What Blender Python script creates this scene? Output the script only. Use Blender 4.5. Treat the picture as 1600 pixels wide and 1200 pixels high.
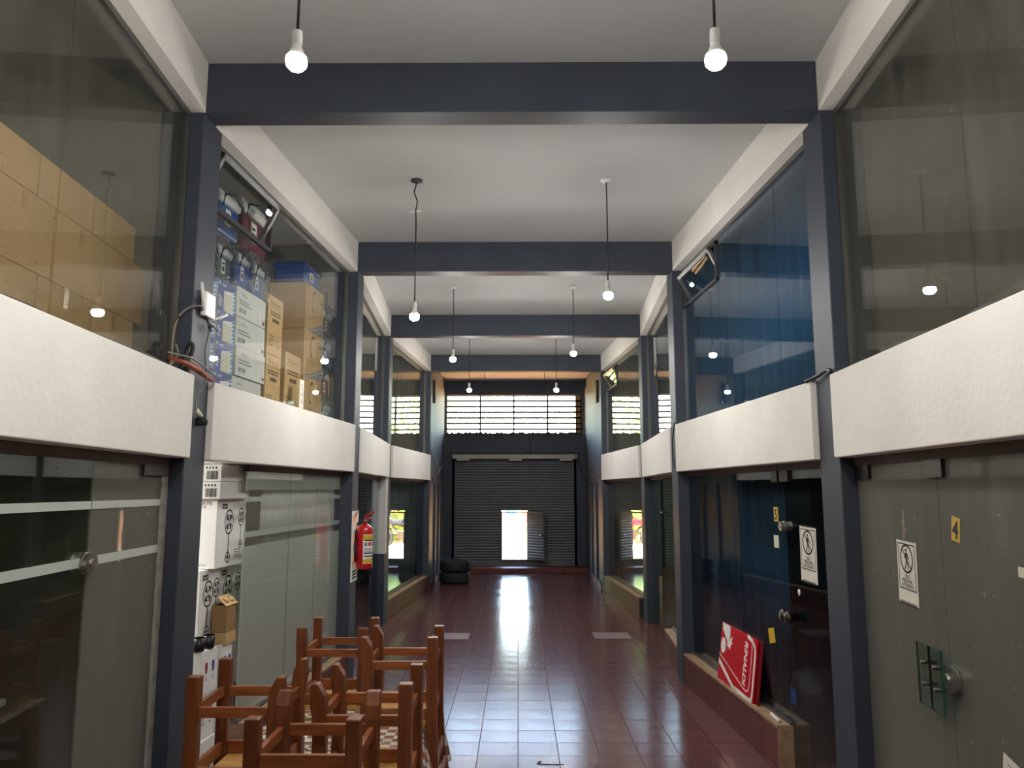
import bpy, bmesh, math, random
from mathutils import Vector, Matrix

random.seed(7)
for o in list(bpy.data.objects):
    bpy.data.objects.remove(o)
scene = bpy.context.scene
C = scene.collection
R = math.radians

# ------------------------------------------------------------------ camera
CAM_H = 1.82
cam_data = bpy.data.cameras.new('camera')
cam_data.sensor_fit = 'HORIZONTAL'
cam_data.sensor_width = 36.0
cam_data.lens = 36.0 * 1200.0 / 1600.0
cam_data.clip_start = 0.05
cam_data.clip_end = 300
cam = bpy.data.objects.new('camera', cam_data)
C.objects.link(cam)
cam.location = (0, 0, CAM_H)
cam.rotation_euler = (R(90) + math.atan(165 / 1200), 0, math.atan(9 / 1200))
scene.camera = cam

# ------------------------------------------------------------------ world, sun, exposure
world = bpy.data.worlds.new('world')
scene.world = world
world.use_nodes = True
wn = world.node_tree.nodes
wl = world.node_tree.links
bg = wn['Background']
sky = wn.new('ShaderNodeTexSky')
sky.sky_type = 'NISHITA'
sky.sun_disc = False
sky.sun_elevation = R(50)
sky.sun_rotation = R(150)
sky.air_density = 1.2
sky.dust_density = 2.5
wl.new(sky.outputs['Color'], bg.inputs['Color'])
bg.inputs['Strength'].default_value = 4.2
sun_d = bpy.data.lights.new('sun', 'SUN')
sun_d.energy = 150.0
sun_d.angle = R(0.6)
sun_d.color = (1.0, 0.95, 0.86)
sun = bpy.data.objects.new('sun', sun_d)
C.objects.link(sun)
sun.rotation_euler = (R(30), 0, R(35))      # high sun from behind the building
BULB = 1030.0                                # radiance of the lit bulbs
vs = scene.view_settings
vs.view_transform = 'Standard'
vs.look = 'None'
vs.gamma = 1.0
vs.exposure = 0.0
vs.use_curve_mapping = False
scene.cycles.transparent_max_bounces = 24
scene.cycles.max_bounces = 10
scene.cycles.diffuse_bounces = 5
scene.cycles.glossy_bounces = 5
scene.cycles.sample_clamp_indirect = 24.0

# ------------------------------------------------------------------ helpers: materials
def lin(c):
    return tuple(((x / 255 + 0.055) / 1.055) ** 2.4 if x / 255 > 0.04045 else x / 255 / 12.92 for x in c)

MATS = {}
def mat(name, rgb, rough=0.6, metal=0.0, var=0.12, vscale=6.0, bump=0.0, bscale=60.0, spec=0.5,
        stretch=(1, 1, 1), rand=0.0, rvar=0.0, coat=0.0, detail=4.0):
    m = bpy.data.materials.new(name)
    m.use_nodes = True
    nt = m.node_tree; N = nt.nodes; L = nt.links
    b = N['Principled BSDF']
    col = lin(rgb)
    b.inputs['Roughness'].default_value = rough
    b.inputs['Metallic'].default_value = metal
    b.inputs['Specular IOR Level'].default_value = spec
    b.inputs['Coat Weight'].default_value = coat
    tc = N.new('ShaderNodeTexCoord')
    mp = N.new('ShaderNodeMapping'); mp.inputs['Scale'].default_value = stretch
    L.new(tc.outputs['Object'], mp.inputs['Vector'])
    nz = N.new('ShaderNodeTexNoise'); nz.inputs['Scale'].default_value = vscale; nz.inputs['Detail'].default_value = detail
    L.new(mp.outputs['Vector'], nz.inputs['Vector'])
    ramp = N.new('ShaderNodeMapRange')
    ramp.inputs['From Min'].default_value = 0.3; ramp.inputs['From Max'].default_value = 0.7
    ramp.inputs['To Min'].default_value = 1 - var; ramp.inputs['To Max'].default_value = 1 + var
    L.new(nz.outputs['Fac'], ramp.inputs['Value'])
    val = ramp.outputs['Result']
    if rand:
        oi = N.new('ShaderNodeObjectInfo')
        r2 = N.new('ShaderNodeMapRange'); r2.inputs['To Min'].default_value = 1 - rand; r2.inputs['To Max'].default_value = 1 + rand
        L.new(oi.outputs['Random'], r2.inputs['Value'])
        mu = N.new('ShaderNodeMath'); mu.operation = 'MULTIPLY'
        L.new(val, mu.inputs[0]); L.new(r2.outputs['Result'], mu.inputs[1]); val = mu.outputs[0]
    vm = N.new('ShaderNodeVectorMath'); vm.operation = 'SCALE'
    vm.inputs[0].default_value = col
    L.new(val, vm.inputs['Scale'])
    L.new(vm.outputs['Vector'], b.inputs['Base Color'])
    if rvar:
        n3 = N.new('ShaderNodeTexNoise'); n3.inputs['Scale'].default_value = 2.2; n3.inputs['Detail'].default_value = 6
        L.new(tc.outputs['Object'], n3.inputs['Vector'])
        r3 = N.new('ShaderNodeMapRange'); r3.inputs['From Min'].default_value = 0.3; r3.inputs['From Max'].default_value = 0.7
        r3.inputs['To Min'].default_value = max(0.02, rough - rvar); r3.inputs['To Max'].default_value = rough + rvar
        L.new(n3.outputs['Fac'], r3.inputs['Value']); L.new(r3.outputs['Result'], b.inputs['Roughness'])
    if bump:
        n2 = N.new('ShaderNodeTexNoise'); n2.inputs['Scale'].default_value = bscale; n2.inputs['Detail'].default_value = 3
        L.new(mp.outputs['Vector'], n2.inputs['Vector'])
        bp = N.new('ShaderNodeBump'); bp.inputs['Strength'].default_value = bump; bp.inputs['Distance'].default_value = 0.01
        L.new(n2.outputs['Fac'], bp.inputs['Height']); L.new(bp.outputs['Normal'], b.inputs['Normal'])
    MATS[name] = m
    return m

def glass(name, tint=(0.9, 0.93, 0.9), dust=0.05, dustcol=(150, 150, 140), refl=1.0, rough=0.0, streak=True, even=0.0):
    """sheet glass: transmitted light, Schlick reflection, a film of dust with drips"""
    m = bpy.data.materials.new(name); m.use_nodes = True
    nt = m.node_tree; N = nt.nodes; L = nt.links
    N.remove(N['Principled BSDF'])
    out = N['Material Output']
    tr = N.new('ShaderNodeBsdfTransparent'); tr.inputs['Color'].default_value = (*tint, 1)
    gl = N.new('ShaderNodeBsdfGlossy'); gl.inputs['Roughness'].default_value = rough
    gl.inputs['Color'].default_value = (0.95, 0.97, 0.97, 1)
    lw = N.new('ShaderNodeLayerWeight'); lw.inputs['Blend'].default_value = 0.5
    pw = N.new('ShaderNodeMath'); pw.operation = 'POWER'; pw.inputs[1].default_value = 5.0
    L.new(lw.outputs['Facing'], pw.inputs[0])
    ma = N.new('ShaderNodeMath'); ma.operation = 'MULTIPLY_ADD'; ma.inputs[1].default_value = 0.95 * refl; ma.inputs[2].default_value = 0.045 * refl
    ma.use_clamp = True
    L.new(pw.outputs[0], ma.inputs[0])
    mx = N.new('ShaderNodeMixShader')
    L.new(ma.outputs[0], mx.inputs['Fac']); L.new(tr.outputs[0], mx.inputs[1]); L.new(gl.outputs[0], mx.inputs[2])
    df = N.new('ShaderNodeBsdfDiffuse'); df.inputs['Color'].default_value = (*lin(dustcol), 1)
    tl = N.new('ShaderNodeBsdfTranslucent'); tl.inputs['Color'].default_value = (*lin(dustcol), 1)
    dm = N.new('ShaderNodeMixShader'); dm.inputs['Fac'].default_value = 0.3
    L.new(df.outputs[0], dm.inputs[1]); L.new(tl.outputs[0], dm.inputs[2])
    tc = N.new('ShaderNodeTexCoord')
    mp = N.new('ShaderNodeMapping'); mp.inputs['Scale'].default_value = (7, 7, 0.7)
    L.new(tc.outputs['Object'], mp.inputs['Vector'])
    nz = N.new('ShaderNodeTexNoise'); nz.inputs['Scale'].default_value = 1.6; nz.inputs['Detail'].default_value = 6
    L.new(mp.outputs['Vector'], nz.inputs['Vector'])
    n2 = N.new('ShaderNodeTexNoise'); n2.inputs['Scale'].default_value = 38; n2.inputs['Detail'].default_value = 2
    L.new(tc.outputs['Object'], n2.inputs['Vector'])
    spk = N.new('ShaderNodeMapRange'); spk.inputs['From Min'].default_value = 0.71; spk.inputs['From Max'].default_value = 0.76
    spk.inputs['To Min'].default_value = 0.0; spk.inputs['To Max'].default_value = 0.35 if streak else 0.0
    L.new(n2.outputs['Fac'], spk.inputs['Value'])
    mr = N.new('ShaderNodeMapRange'); mr.inputs['From Min'].default_value = 0.3; mr.inputs['From Max'].default_value = 0.75
    mr.inputs['To Min'].default_value = dust * (0.6 + .37 * even if streak else .97); mr.inputs['To Max'].default_value = dust * (1.5 - .42 * even if streak else 1.03)
    L.new(nz.outputs['Fac'], mr.inputs['Value'])
    ad = N.new('ShaderNodeMath'); ad.operation = 'ADD'; ad.use_clamp = True
    L.new(mr.outputs['Result'], ad.inputs[0]); L.new(spk.outputs['Result'], ad.inputs[1])
    m2 = N.new('ShaderNodeMixShader')
    L.new(ad.outputs[0], m2.inputs['Fac']); L.new(mx.outputs[0], m2.inputs[1]); L.new(dm.outputs[0], m2.inputs[2])
    L.new(m2.outputs[0], out.inputs['Surface'])
    MATS[name] = m
    return m

def emis(name, rgb, strength):
    m = bpy.data.materials.new(name); m.use_nodes = True
    b = m.node_tree.nodes['Principled BSDF']
    b.inputs['Base Color'].default_value = (0.9, 0.9, 0.9, 1)
    b.inputs['Emission Color'].default_value = (*rgb, 1)
    b.inputs['Emission Strength'].default_value = strength
    MATS[name] = m
    return m

# ------------------------------------------------------------------ helpers: geometry
class MB:
    def __init__(s):
        s.v = []; s.f = []; s.m = []; s.sm = []
    def add(s, vs_, fs, mi=0, smooth=False):
        b = len(s.v)
        s.v += [tuple(p) for p in vs_]
        s.f += [tuple(i + b for i in f) for f in fs]
        s.m += [mi] * len(fs); s.sm += [smooth] * len(fs)
        return s
    def hexa(s, p, mi=0):      # p: 4 bottom + 4 top corners, counter-clockwise from above
        return s.add(p, [(3, 2, 1, 0), (4, 5, 6, 7), (0, 1, 5, 4), (1, 2, 6, 5), (2, 3, 7, 6), (3, 0, 4, 7)], mi)
    def box(s, x0, x1, y0, y1, z0, z1, mi=0):
        return s.hexa([(x0, y0, z0), (x1, y0, z0), (x1, y1, z0), (x0, y1, z0), (x0, y0, z1), (x1, y0, z1), (x1, y1, z1), (x0, y1, z1)], mi)
    def prism(s, poly, fn0, fn1, mi=0):   # poly in 2d, fn maps to 3d at each end
        n = len(poly)
        a = [fn0(*p) for p in poly]; b = [fn1(*p) for p in poly]
        fs = [tuple(range(n - 1, -1, -1)), tuple(range(n, 2 * n))]
        fs += [(i, (i + 1) % n, n + (i + 1) % n, n + i) for i in range(n)]
        return s.add(a + b, fs, mi)
    def tube(s, pts, r, n=6, mi=0, cap=True):
        pts = [Vector(p) for p in pts]
        rings = []
        for i, p in enumerate(pts):
            d = (pts[min(i + 1, len(pts) - 1)] - pts[max(i - 1, 0)])
            if d.length < 1e-9: d = Vector((0, 0, 1))
            d.normalize()
            up = Vector((0, 0, 1)) if abs(d.z) < 0.9 else Vector((1, 0, 0))
            a = d.cross(up).normalized(); b = d.cross(a)
            rr = r[i] if isinstance(r, (list, tuple)) else r
            rings.append([p + a * (rr * math.cos(2 * math.pi * k / n)) + b * (rr * math.sin(2 * math.pi * k / n)) for k in range(n)])
        vs_ = [q for ring in rings for q in ring]
        fs = []
        for i in range(len(pts) - 1):
            for k in range(n):
                fs.append((i * n + k, i * n + (k + 1) % n, (i + 1) * n + (k + 1) % n, (i + 1) * n + k))
        if cap:
            fs.append(tuple(range(n - 1, -1, -1)))
            fs.append(tuple((len(pts) - 1) * n + k for k in range(n)))
        return s.add(vs_, fs, mi, True)
    def lathe(s, prof, n=20, M=None, mi=0, smooth=True):   # prof: (r, z)
        M = M or Matrix()
        vs_ = []; fs = []
        for r, z in prof:
            for k in range(n):
                a = 2 * math.pi * k / n
                vs_.append(M @ Vector((r * math.cos(a), r * math.sin(a), z)))
        for i in range(len(prof) - 1):
            for k in range(n):
                fs.append((i * n + k, i * n + (k + 1) % n, (i + 1) * n + (k + 1) % n, (i + 1) * n + k))
        if prof[0][0] > 1e-5: fs.append(tuple(range(n - 1, -1, -1)))
        if prof[-1][0] > 1e-5: fs.append(tuple((len(prof) - 1) * n + k for k in range(n)))
        return s.add(vs_, fs, mi, smooth)
    def mesh(s, name, mats):
        me = bpy.data.meshes.new(name)
        me.from_pydata(s.v, [], s.f)
        for m in mats: me.materials.append(MATS[m] if isinstance(m, str) else m)
        me.polygons.foreach_set('material_index', s.m)
        me.polygons.foreach_set('use_smooth', s.sm)
        me.update()
        return me
    def build(s, name, mats, parent=None, loc=None, rz=0.0, bevel=0.0, kind=None):
        if isinstance(mats, str): mats = [mats]
        o = bpy.data.objects.new(name, s.mesh(name, mats))
        C.objects.link(o)
        if parent is not None: o.parent = parent
        if loc is not None: o.location = loc
        o.rotation_euler.z = rz
        if bevel:
            md = o.modifiers.new('edge', 'BEVEL'); md.width = bevel; md.segments = 2; md.limit_method = 'ANGLE'
        if kind: o['kind'] = kind
        return o

def tag(o, label=None, cat=None, group=None, kind=None):
    if label: o['label'] = label
    if cat: o['category'] = cat
    if group: o['group'] = group
    if kind: o['kind'] = kind
    return o

def empty(name, loc=(0, 0, 0), rz=0.0):
    o = bpy.data.objects.new(name, None); C.objects.link(o)
    o.location = loc; o.rotation_euler.z = rz
    o.empty_display_size = 0.1
    return o

_txt = {}
def text_geo(s, bold=0.0):
    """flat outline triangles of a word in the built-in font, height about 1, centred on x"""
    if (s, bold) not in _txt:
        cu = bpy.data.curves.new('lettering', 'FONT'); cu.body = s; cu.align_x = 'CENTER'; cu.size = 1.0
        cu.resolution_u = 3; cu.offset = bold
        ob = bpy.data.objects.new('lettering', cu); C.objects.link(ob)
        dg = bpy.context.evaluated_depsgraph_get(); dg.update()
        me = bpy.data.meshes.new_from_object(ob.evaluated_get(dg))
        _txt[(s, bold)] = ([tuple(v.co) for v in me.vertices], [tuple(p.vertices) for p in me.polygons])
        bpy.data.objects.remove(ob); bpy.data.curves.remove(cu); bpy.data.meshes.remove(me)
    return _txt[(s, bold)]

class Print:
    """flat print on a face: u to the right, v up, seen from outside"""
    def __init__(s, mb, org, U, V):
        s.mb = mb; s.o = Vector(org); s.U = Vector(U).normalized(); s.V = Vector(V).normalized()
        s.n = s.U.cross(s.V); s.l = 0
    def p(s, u, v): return s.o + s.U * u + s.V * v + s.n * (0.0008 + 0.0004 * s.l)
    def layer(s, l): s.l = l; return s
    def poly(s, pts, mi): s.mb.add([s.p(*q) for q in pts], [tuple(range(len(pts)))], mi); return s
    def rect(s, u0, v0, u1, v1, mi): return s.poly([(u0, v0), (u1, v0), (u1, v1), (u0, v1)], mi)
    def ring(s, u, v, r0, r1, mi, ax=1.0, n=18):
        a = [2 * math.pi * k / n for k in range(n)]
        vs_ = [s.p(u + r0 * ax * math.cos(t), v + r0 * math.sin(t)) for t in a] + [s.p(u + r1 * ax * math.cos(t), v + r1 * math.sin(t)) for t in a]
        s.mb.add(vs_, [(k, n + k, n + (k + 1) % n, (k + 1) % n) if r0 < r1 else (k, (k + 1) % n, n + (k + 1) % n, n + k) for k in range(n)], mi)
        return s
    def disc(s, u, v, r, mi, ax=1.0, n=18):
        return s.poly([(u + r * ax * math.cos(2 * math.pi * k / n), v + r * math.sin(2 * math.pi * k / n)) for k in range(n)], mi)
    def line(s, pts, w, mi):
        for (a, b) in zip(pts[:-1], pts[1:]):
            d = Vector((b[0] - a[0], b[1] - a[1]))
            if d.length < 1e-6: continue
            d.normalize(); n = Vector((-d.y, d.x)) * (w / 2); e = d * (w * 0.3)
            s.poly([(a[0] - n.x - e.x, a[1] - n.y - e.y), (b[0] - n.x + e.x, b[1] - n.y + e.y), (b[0] + n.x + e.x, b[1] + n.y + e.y), (a[0] + n.x - e.x, a[1] + n.y - e.y)], mi)
        return s
    def text(s, t, u, v, size, mi, ang=0.0, sx=1.0, shear=0.0, bold=0.0):
        vs_, fs = text_geo(t, bold)
        ca, sa = math.cos(ang), math.sin(ang)
        pts = []
        for (x, y, _z) in vs_:
            x = (x + shear * y) * size * sx; y = y * size
            pts.append(s.p(u + x * ca - y * sa, v + x * sa + y * ca))
        s.mb.add(pts, fs, mi)
        return s

# ------------------------------------------------------------------ plan of the corridor
DEPTH = 0.28                                                  # column depth along the corridor
COLS = [-5.75, -2.42, 0.92, 4.25, 7.58, 10.88, 14.22, 17.75]  # near faces of the column rows
XL = [-1.62, -1.845, -1.62, -1.845, -1.62, -1.84, -1.62, -1.70]
XR = [1.565, 1.77, 1.565, 1.77, 1.565, 1.775, 1.55, 1.545]
Z_B0, Z_B1 = 1.993, 2.456                                     # white parapet band
Z_T, Z_C = 4.02, 4.33                                         # underside of the beams, ceiling
def X(side, y):
    xs = XL if side < 0 else XR
    ks = [c + DEPTH / 2 for c in COLS]
    if y <= ks[0]: return xs[0]
    for i in range(len(ks) - 1):
        if y <= ks[i + 1]:
            t = (y - ks[i]) / (ks[i + 1] - ks[i])
            return xs[i] + (xs[i + 1] - xs[i]) * t
    return xs[-1]
def P(side, y, t, z=0.0):            # t metres outward from the corridor face
    return Vector((X(side, y) + side * t, y, z))
def wall_rz(side, y):                # local x along the wall in reading direction, local y outward
    d = (X(side, y + 0.01) - X(side, y - 0.01)) / 0.02
    a = math.atan2(1, d)             # direction of +Y along the wall
    return a if side < 0 else a - math.pi
def slab(mb, side, y0, y1, t0, t1, z0, z1, mi=0):
    a, b, c, d = P(side, y0, t0), P(side, y1, t0), P(side, y1, t1), P(side, y0, t1)
    q = [a, b, c, d] if side < 0 else [d, c, b, a]
    return mb.hexa([(p.x, p.y, z0) for p in q] + [(p.x, p.y, z1) for p in q], mi)
SN = {-1: 'left', 1: 'right'}

# ------------------------------------------------------------------ materials
mat('white_plaster', (226, 222, 214), 0.75, var=0.04, vscale=3, bump=0.25, bscale=28)
mat('ceiling_paint', (184, 184, 183), 0.8, var=0.05, vscale=1.2, bump=0.12, bscale=10)
mat('slate_paint', (58, 64, 74), 0.55, spec=0.3, var=0.12, vscale=2.5, bump=0.08, bscale=40)
mat('slate_wall', (80, 86, 92), 0.6, var=0.22, vscale=3, stretch=(6, 6, 0.25), bump=0.2, bscale=9)
mat('tile_maroon', (104, 66, 63), 0.2, spec=0.75, var=0.16, vscale=9, rand=0.10, rvar=0.06, bump=0.05, bscale=5)
mat('tile_plinth', (98, 54, 48), 0.5, spec=0.3, var=0.2, vscale=9, rand=0.12)
mat('grout', (122, 92, 88), 0.85, var=0.2, vscale=20)
mat('plinth_cap', (158, 128, 100), 0.6, var=0.25, vscale=14)
mat('plinth_grey', (150, 146, 136), 0.8, var=0.25, vscale=18, bump=0.6, bscale=30)
mat('hatch', (134, 108, 103), 0.4, var=0.15, vscale=12)
mat('aluminium', (108, 107, 104), 0.4, metal=0.7, var=0.1)
mat('dark_frame', (52, 52, 54), 0.45, var=0.1)
mat('dark_brown', (60, 46, 40), 0.6, var=0.2)
mat('room_grey', (150, 146, 134), 0.85, var=0.1, vscale=1.5)
mat('room_dark', (88, 88, 84), 0.85, var=0.15, vscale=1.5)
mat('room_blue', (48, 84, 106), 0.75, var=0.12, vscale=2, stretch=(6, 6, 0.3))
mat('room_floor', (90, 78, 70), 0.6, var=0.15)
mat('exterior_plaster', (190, 170, 150), 0.9)
mat('chrome', (200, 198, 195), 0.12, metal=1.0, var=0.03)
mat('steel_dark', (90, 86, 82), 0.3, metal=1.0, var=0.1)
mat('wood', (112, 61, 31), 0.38, var=0.3, vscale=5, stretch=(9, 9, 0.9), bump=0.06, bscale=20, rand=0.15)
mat('wood_rail', (136, 76, 36), 0.42, var=0.3, vscale=6, stretch=(1.2, 1.2, 9), rand=0.15)
mat('wood_pale', (186, 138, 72), 0.55, var=0.2, vscale=5, stretch=(1, 8, 8))
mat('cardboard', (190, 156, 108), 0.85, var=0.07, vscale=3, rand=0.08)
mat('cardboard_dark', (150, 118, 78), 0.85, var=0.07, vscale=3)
mat('cardboard_print', (96, 76, 54), 0.85, var=0.05)
mat('tape', (178, 140, 86), 0.3, var=0.05)
mat('carton_white', (232, 231, 226), 0.7, var=0.03, vscale=3, rand=0.04)
mat('carton_grey', (196, 196, 190), 0.6, var=0.06, vscale=4)
mat('print_black', (30, 30, 32), 0.7, var=0.02)
mat('print_grey', (128, 128, 130), 0.7, var=0.03)
mat('print_white', (238, 236, 230), 0.6, var=0.02)
mat('print_blue', (44, 66, 140), 0.5, var=0.06)
mat('print_cyan', (78, 140, 190), 0.5, var=0.1)
mat('print_cream', (208, 206, 184), 0.6, var=0.05)
mat('print_red', (168, 40, 50), 0.5, var=0.05)
mat('print_yellow', (214, 176, 44), 0.5, var=0.05)
mat('cooler_blue', (44, 84, 158), 0.35, var=0.08)
mat('cooler_green', (70, 92, 84), 0.35, var=0.08)
mat('cooler_maroon', (112, 50, 62), 0.35, var=0.08)
mat('cooler_white', (216, 218, 214), 0.4, var=0.05)
mat('black_rubber', (28, 30, 33), 0.75, var=0.2, vscale=20)
mat('black_cord', (24, 24, 26), 0.5, var=0.05)
mat('cable_grey', (128, 122, 112), 0.5, var=0.08)
mat('white_plastic', (236, 234, 230), 0.35, var=0.02)
mat('terracotta', (150, 66, 40), 0.55, var=0.2, vscale=20)
mat('ext_red', (196, 22, 34), 0.18, var=0.05, coat=0.5)
mat('sign_red', (200, 18, 34), 0.3, var=0.04)
mat('sign_dark_red', (120, 12, 24), 0.4, var=0.05)
mat('paper', (222, 216, 202), 0.8, var=0.05, vscale=12)
mat('number_yellow', (196, 160, 62), 0.5, var=0.05)
mat('shutter_grey', (92, 96, 98), 0.45, metal=0.2, var=0.1, vscale=2)
mat('shutter_cover', (150, 145, 138), 0.5, metal=0.2, var=0.1)
mat('earth', (206, 150, 100), 0.95, var=0.12, vscale=0.8)
mat('kerb', (214, 206, 192), 0.9, var=0.1)
mat('brick_wall', (190, 104, 66), 0.9, var=0.15)
mat('leaf_green', (120, 150, 52), 0.6, var=0.3, vscale=8)
mat('bark', (96, 76, 58), 0.9, var=0.2)
mat('blue_plastic', (40, 120, 200), 0.4, var=0.05)
mat('mug_black', (26, 26, 28), 0.3, var=0.03)
mat('mug_yellow', (220, 168, 50), 0.35, var=0.03)
mat('egg_tray', (222, 190, 138), 0.9, var=0.06)
mat('curtain_pale', (190, 186, 160), 0.9, var=0.15, vscale=4, stretch=(8, 8, 0.2))
mat('sheet_white', (226, 228, 222), 0.6, var=0.05, vscale=3, bump=0.4, bscale=4)
glass('glass_clear', (0.93, 0.95, 0.93), 0.02, refl=1.0)
glass('glass_stock', (0.95, 0.96, 0.95), 0.012, refl=0.9)
glass('glass_olive', (0.88, 0.88, 0.84), 0.06, (150, 147, 134), refl=1.0)
glass('glass_grey', (0.84, 0.84, 0.80), 0.10, (150, 147, 134), refl=1.0)
glass('glass_blue', (0.72, 0.86, 0.95), 0.035, (120, 150, 170), refl=1.0)
glass('glass_dark', (0.70, 0.76, 0.80), 0.012, (110, 120, 120), refl=0.8)
glass('glass_green', (0.74, 0.88, 0.74), 0.04, (120, 140, 100), refl=1.0)
glass('film_frost', (0.5, 0.52, 0.5), 0.82, (226, 231, 222), refl=0.9, rough=0.22, streak=False)
glass('glass_door', (0.86, 0.88, 0.86), 0.04, (130, 128, 110), refl=0.9)
glass('glass_taped', (0.6, 0.6, 0.56), 0.36, (174, 173, 162), refl=0.9, even=1.0)
mat('satin_steel', (196, 194, 190), 0.3, metal=1.0, var=0.05)
mat('glass_rim', (40, 84, 68), 0.15)
glass('glass_edge', (0.74, 0.88, 0.82), 0.03, (90, 130, 110), refl=1.0, streak=False)
glass('wrap', (0.96, 0.97, 0.98), 0.03, (200, 205, 210), refl=2.2, rough=0.06, streak=False)
glass('glass_window', (0.97, 0.97, 0.95), 0.05, (200, 195, 170), refl=0.6)
emis('bulb_lit', (1.0, 0.975, 0.935), BULB)

def oilcloth():
    m = mat('oilcloth', (214, 205, 192), 0.25, coat=0.3)
    nt = m.node_tree; N = nt.nodes; L = nt.links; b = N['Principled BSDF']
    tc = N.new('ShaderNodeTexCoord')
    ck = N.new('ShaderNodeTexChecker'); ck.inputs['Scale'].default_value = 22
    ck.inputs['Color1'].default_value = (*lin((222, 214, 202)), 1); ck.inputs['Color2'].default_value = (*lin((150, 104, 78)), 1)
    L.new(tc.outputs['Object'], ck.inputs['Vector'])
    vo = N.new('ShaderNodeTexVoronoi'); vo.inputs['Scale'].default_value = 8
    L.new(tc.outputs['Object'], vo.inputs['Vector'])
    th = N.new('ShaderNodeMapRange'); th.inputs['From Min'].default_value = 0.26; th.inputs['From Max'].default_value = 0.22
    L.new(vo.outputs['Distance'], th.inputs['Value'])
    rp = N.new('ShaderNodeValToRGB'); e = rp.color_ramp.elements
    e[0].color = (*lin((196, 92, 34)), 1); e[1].color = (*lin((226, 206, 170)), 1)
    x = e.new(0.45); x.color = (*lin((206, 160, 40)), 1)
    x = e.new(0.7); x.color = (*lin((110, 120, 44)), 1)
    rp.color_ramp.interpolation = 'CONSTANT'
    L.new(vo.outputs['Color'], rp.inputs['Fac'])
    mx = N.new('ShaderNodeMix'); mx.data_type = 'RGBA'
    L.new(th.outputs['Result'], mx.inputs['Factor']); L.new(ck.outputs['Color'], mx.inputs[6]); L.new(rp.outputs['Color'], mx.inputs[7])
    L.new(mx.outputs[2], b.inputs['Base Color'])
oilcloth()

# ================================================================== STRUCTURE
# ---- floor: bed, tiles
TS = 0.28
bed = MB(); bed.box(-2.2, 2.2, -5.8, 17.95, -0.10, -0.008)
floor = tag(bed.build('floor', 'grout'), 'glossy maroon tiled floor of the long corridor', kind='structure')
tm = MB()
g = 0.0022
tm.hexa([(g, g, -0.012), (TS - g, g, -0.012), (TS - g, TS - g, -0.012), (g, TS - g, -0.012),
         (g + .001, g + .001, 0), (TS - g - .001, g + .001, 0), (TS - g - .001, TS - g - .001, 0), (g + .001, TS - g - .001, 0)])
tile_me = tm.mesh('tile', ['tile_maroon'])
rest = MB()
cells = []
j0 = int(-5.6 / TS) - 1
for j in range(j0, int(17.4 / TS) + 1):
    for i in range(-8, 8):
        y = j * TS; x = i * TS
        if x + TS < X(-1, y) - 0.12 or x > X(1, y) + 0.12: continue
        cells.append((i, j))
near = sorted([c for c in cells if c[1] * TS > 5.0], key=lambda c: c[1])[:300]
nearset = set(near)
for (i, j) in cells:
    x, y = i * TS, j * TS
    dz = random.uniform(-0.0007, 0.0007)
    if (i, j) in nearset:
        o = bpy.data.objects.new('tile', tile_me); C.objects.link(o); o.parent = floor
        o.location = (x, y, dz); o.rotation_euler = (random.gauss(0, 0.0013), random.gauss(0, 0.0006), 0)
    else:
        a, b_ = random.gauss(0, 0.0006) * TS / 2, random.gauss(0, 0.0006) * TS / 2
        pts = []
        for k, (vx, vy, vz) in enumerate(tm.v):
            pts.append((x + vx, y + vy, vz + dz + (a * (1 if vx > .1 else -1) + b_ * (1 if vy > .1 else -1))))
        rest.add(pts, tm.f)
rest.build('tile_field', 'tile_maroon', floor, kind='stuff')

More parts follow.
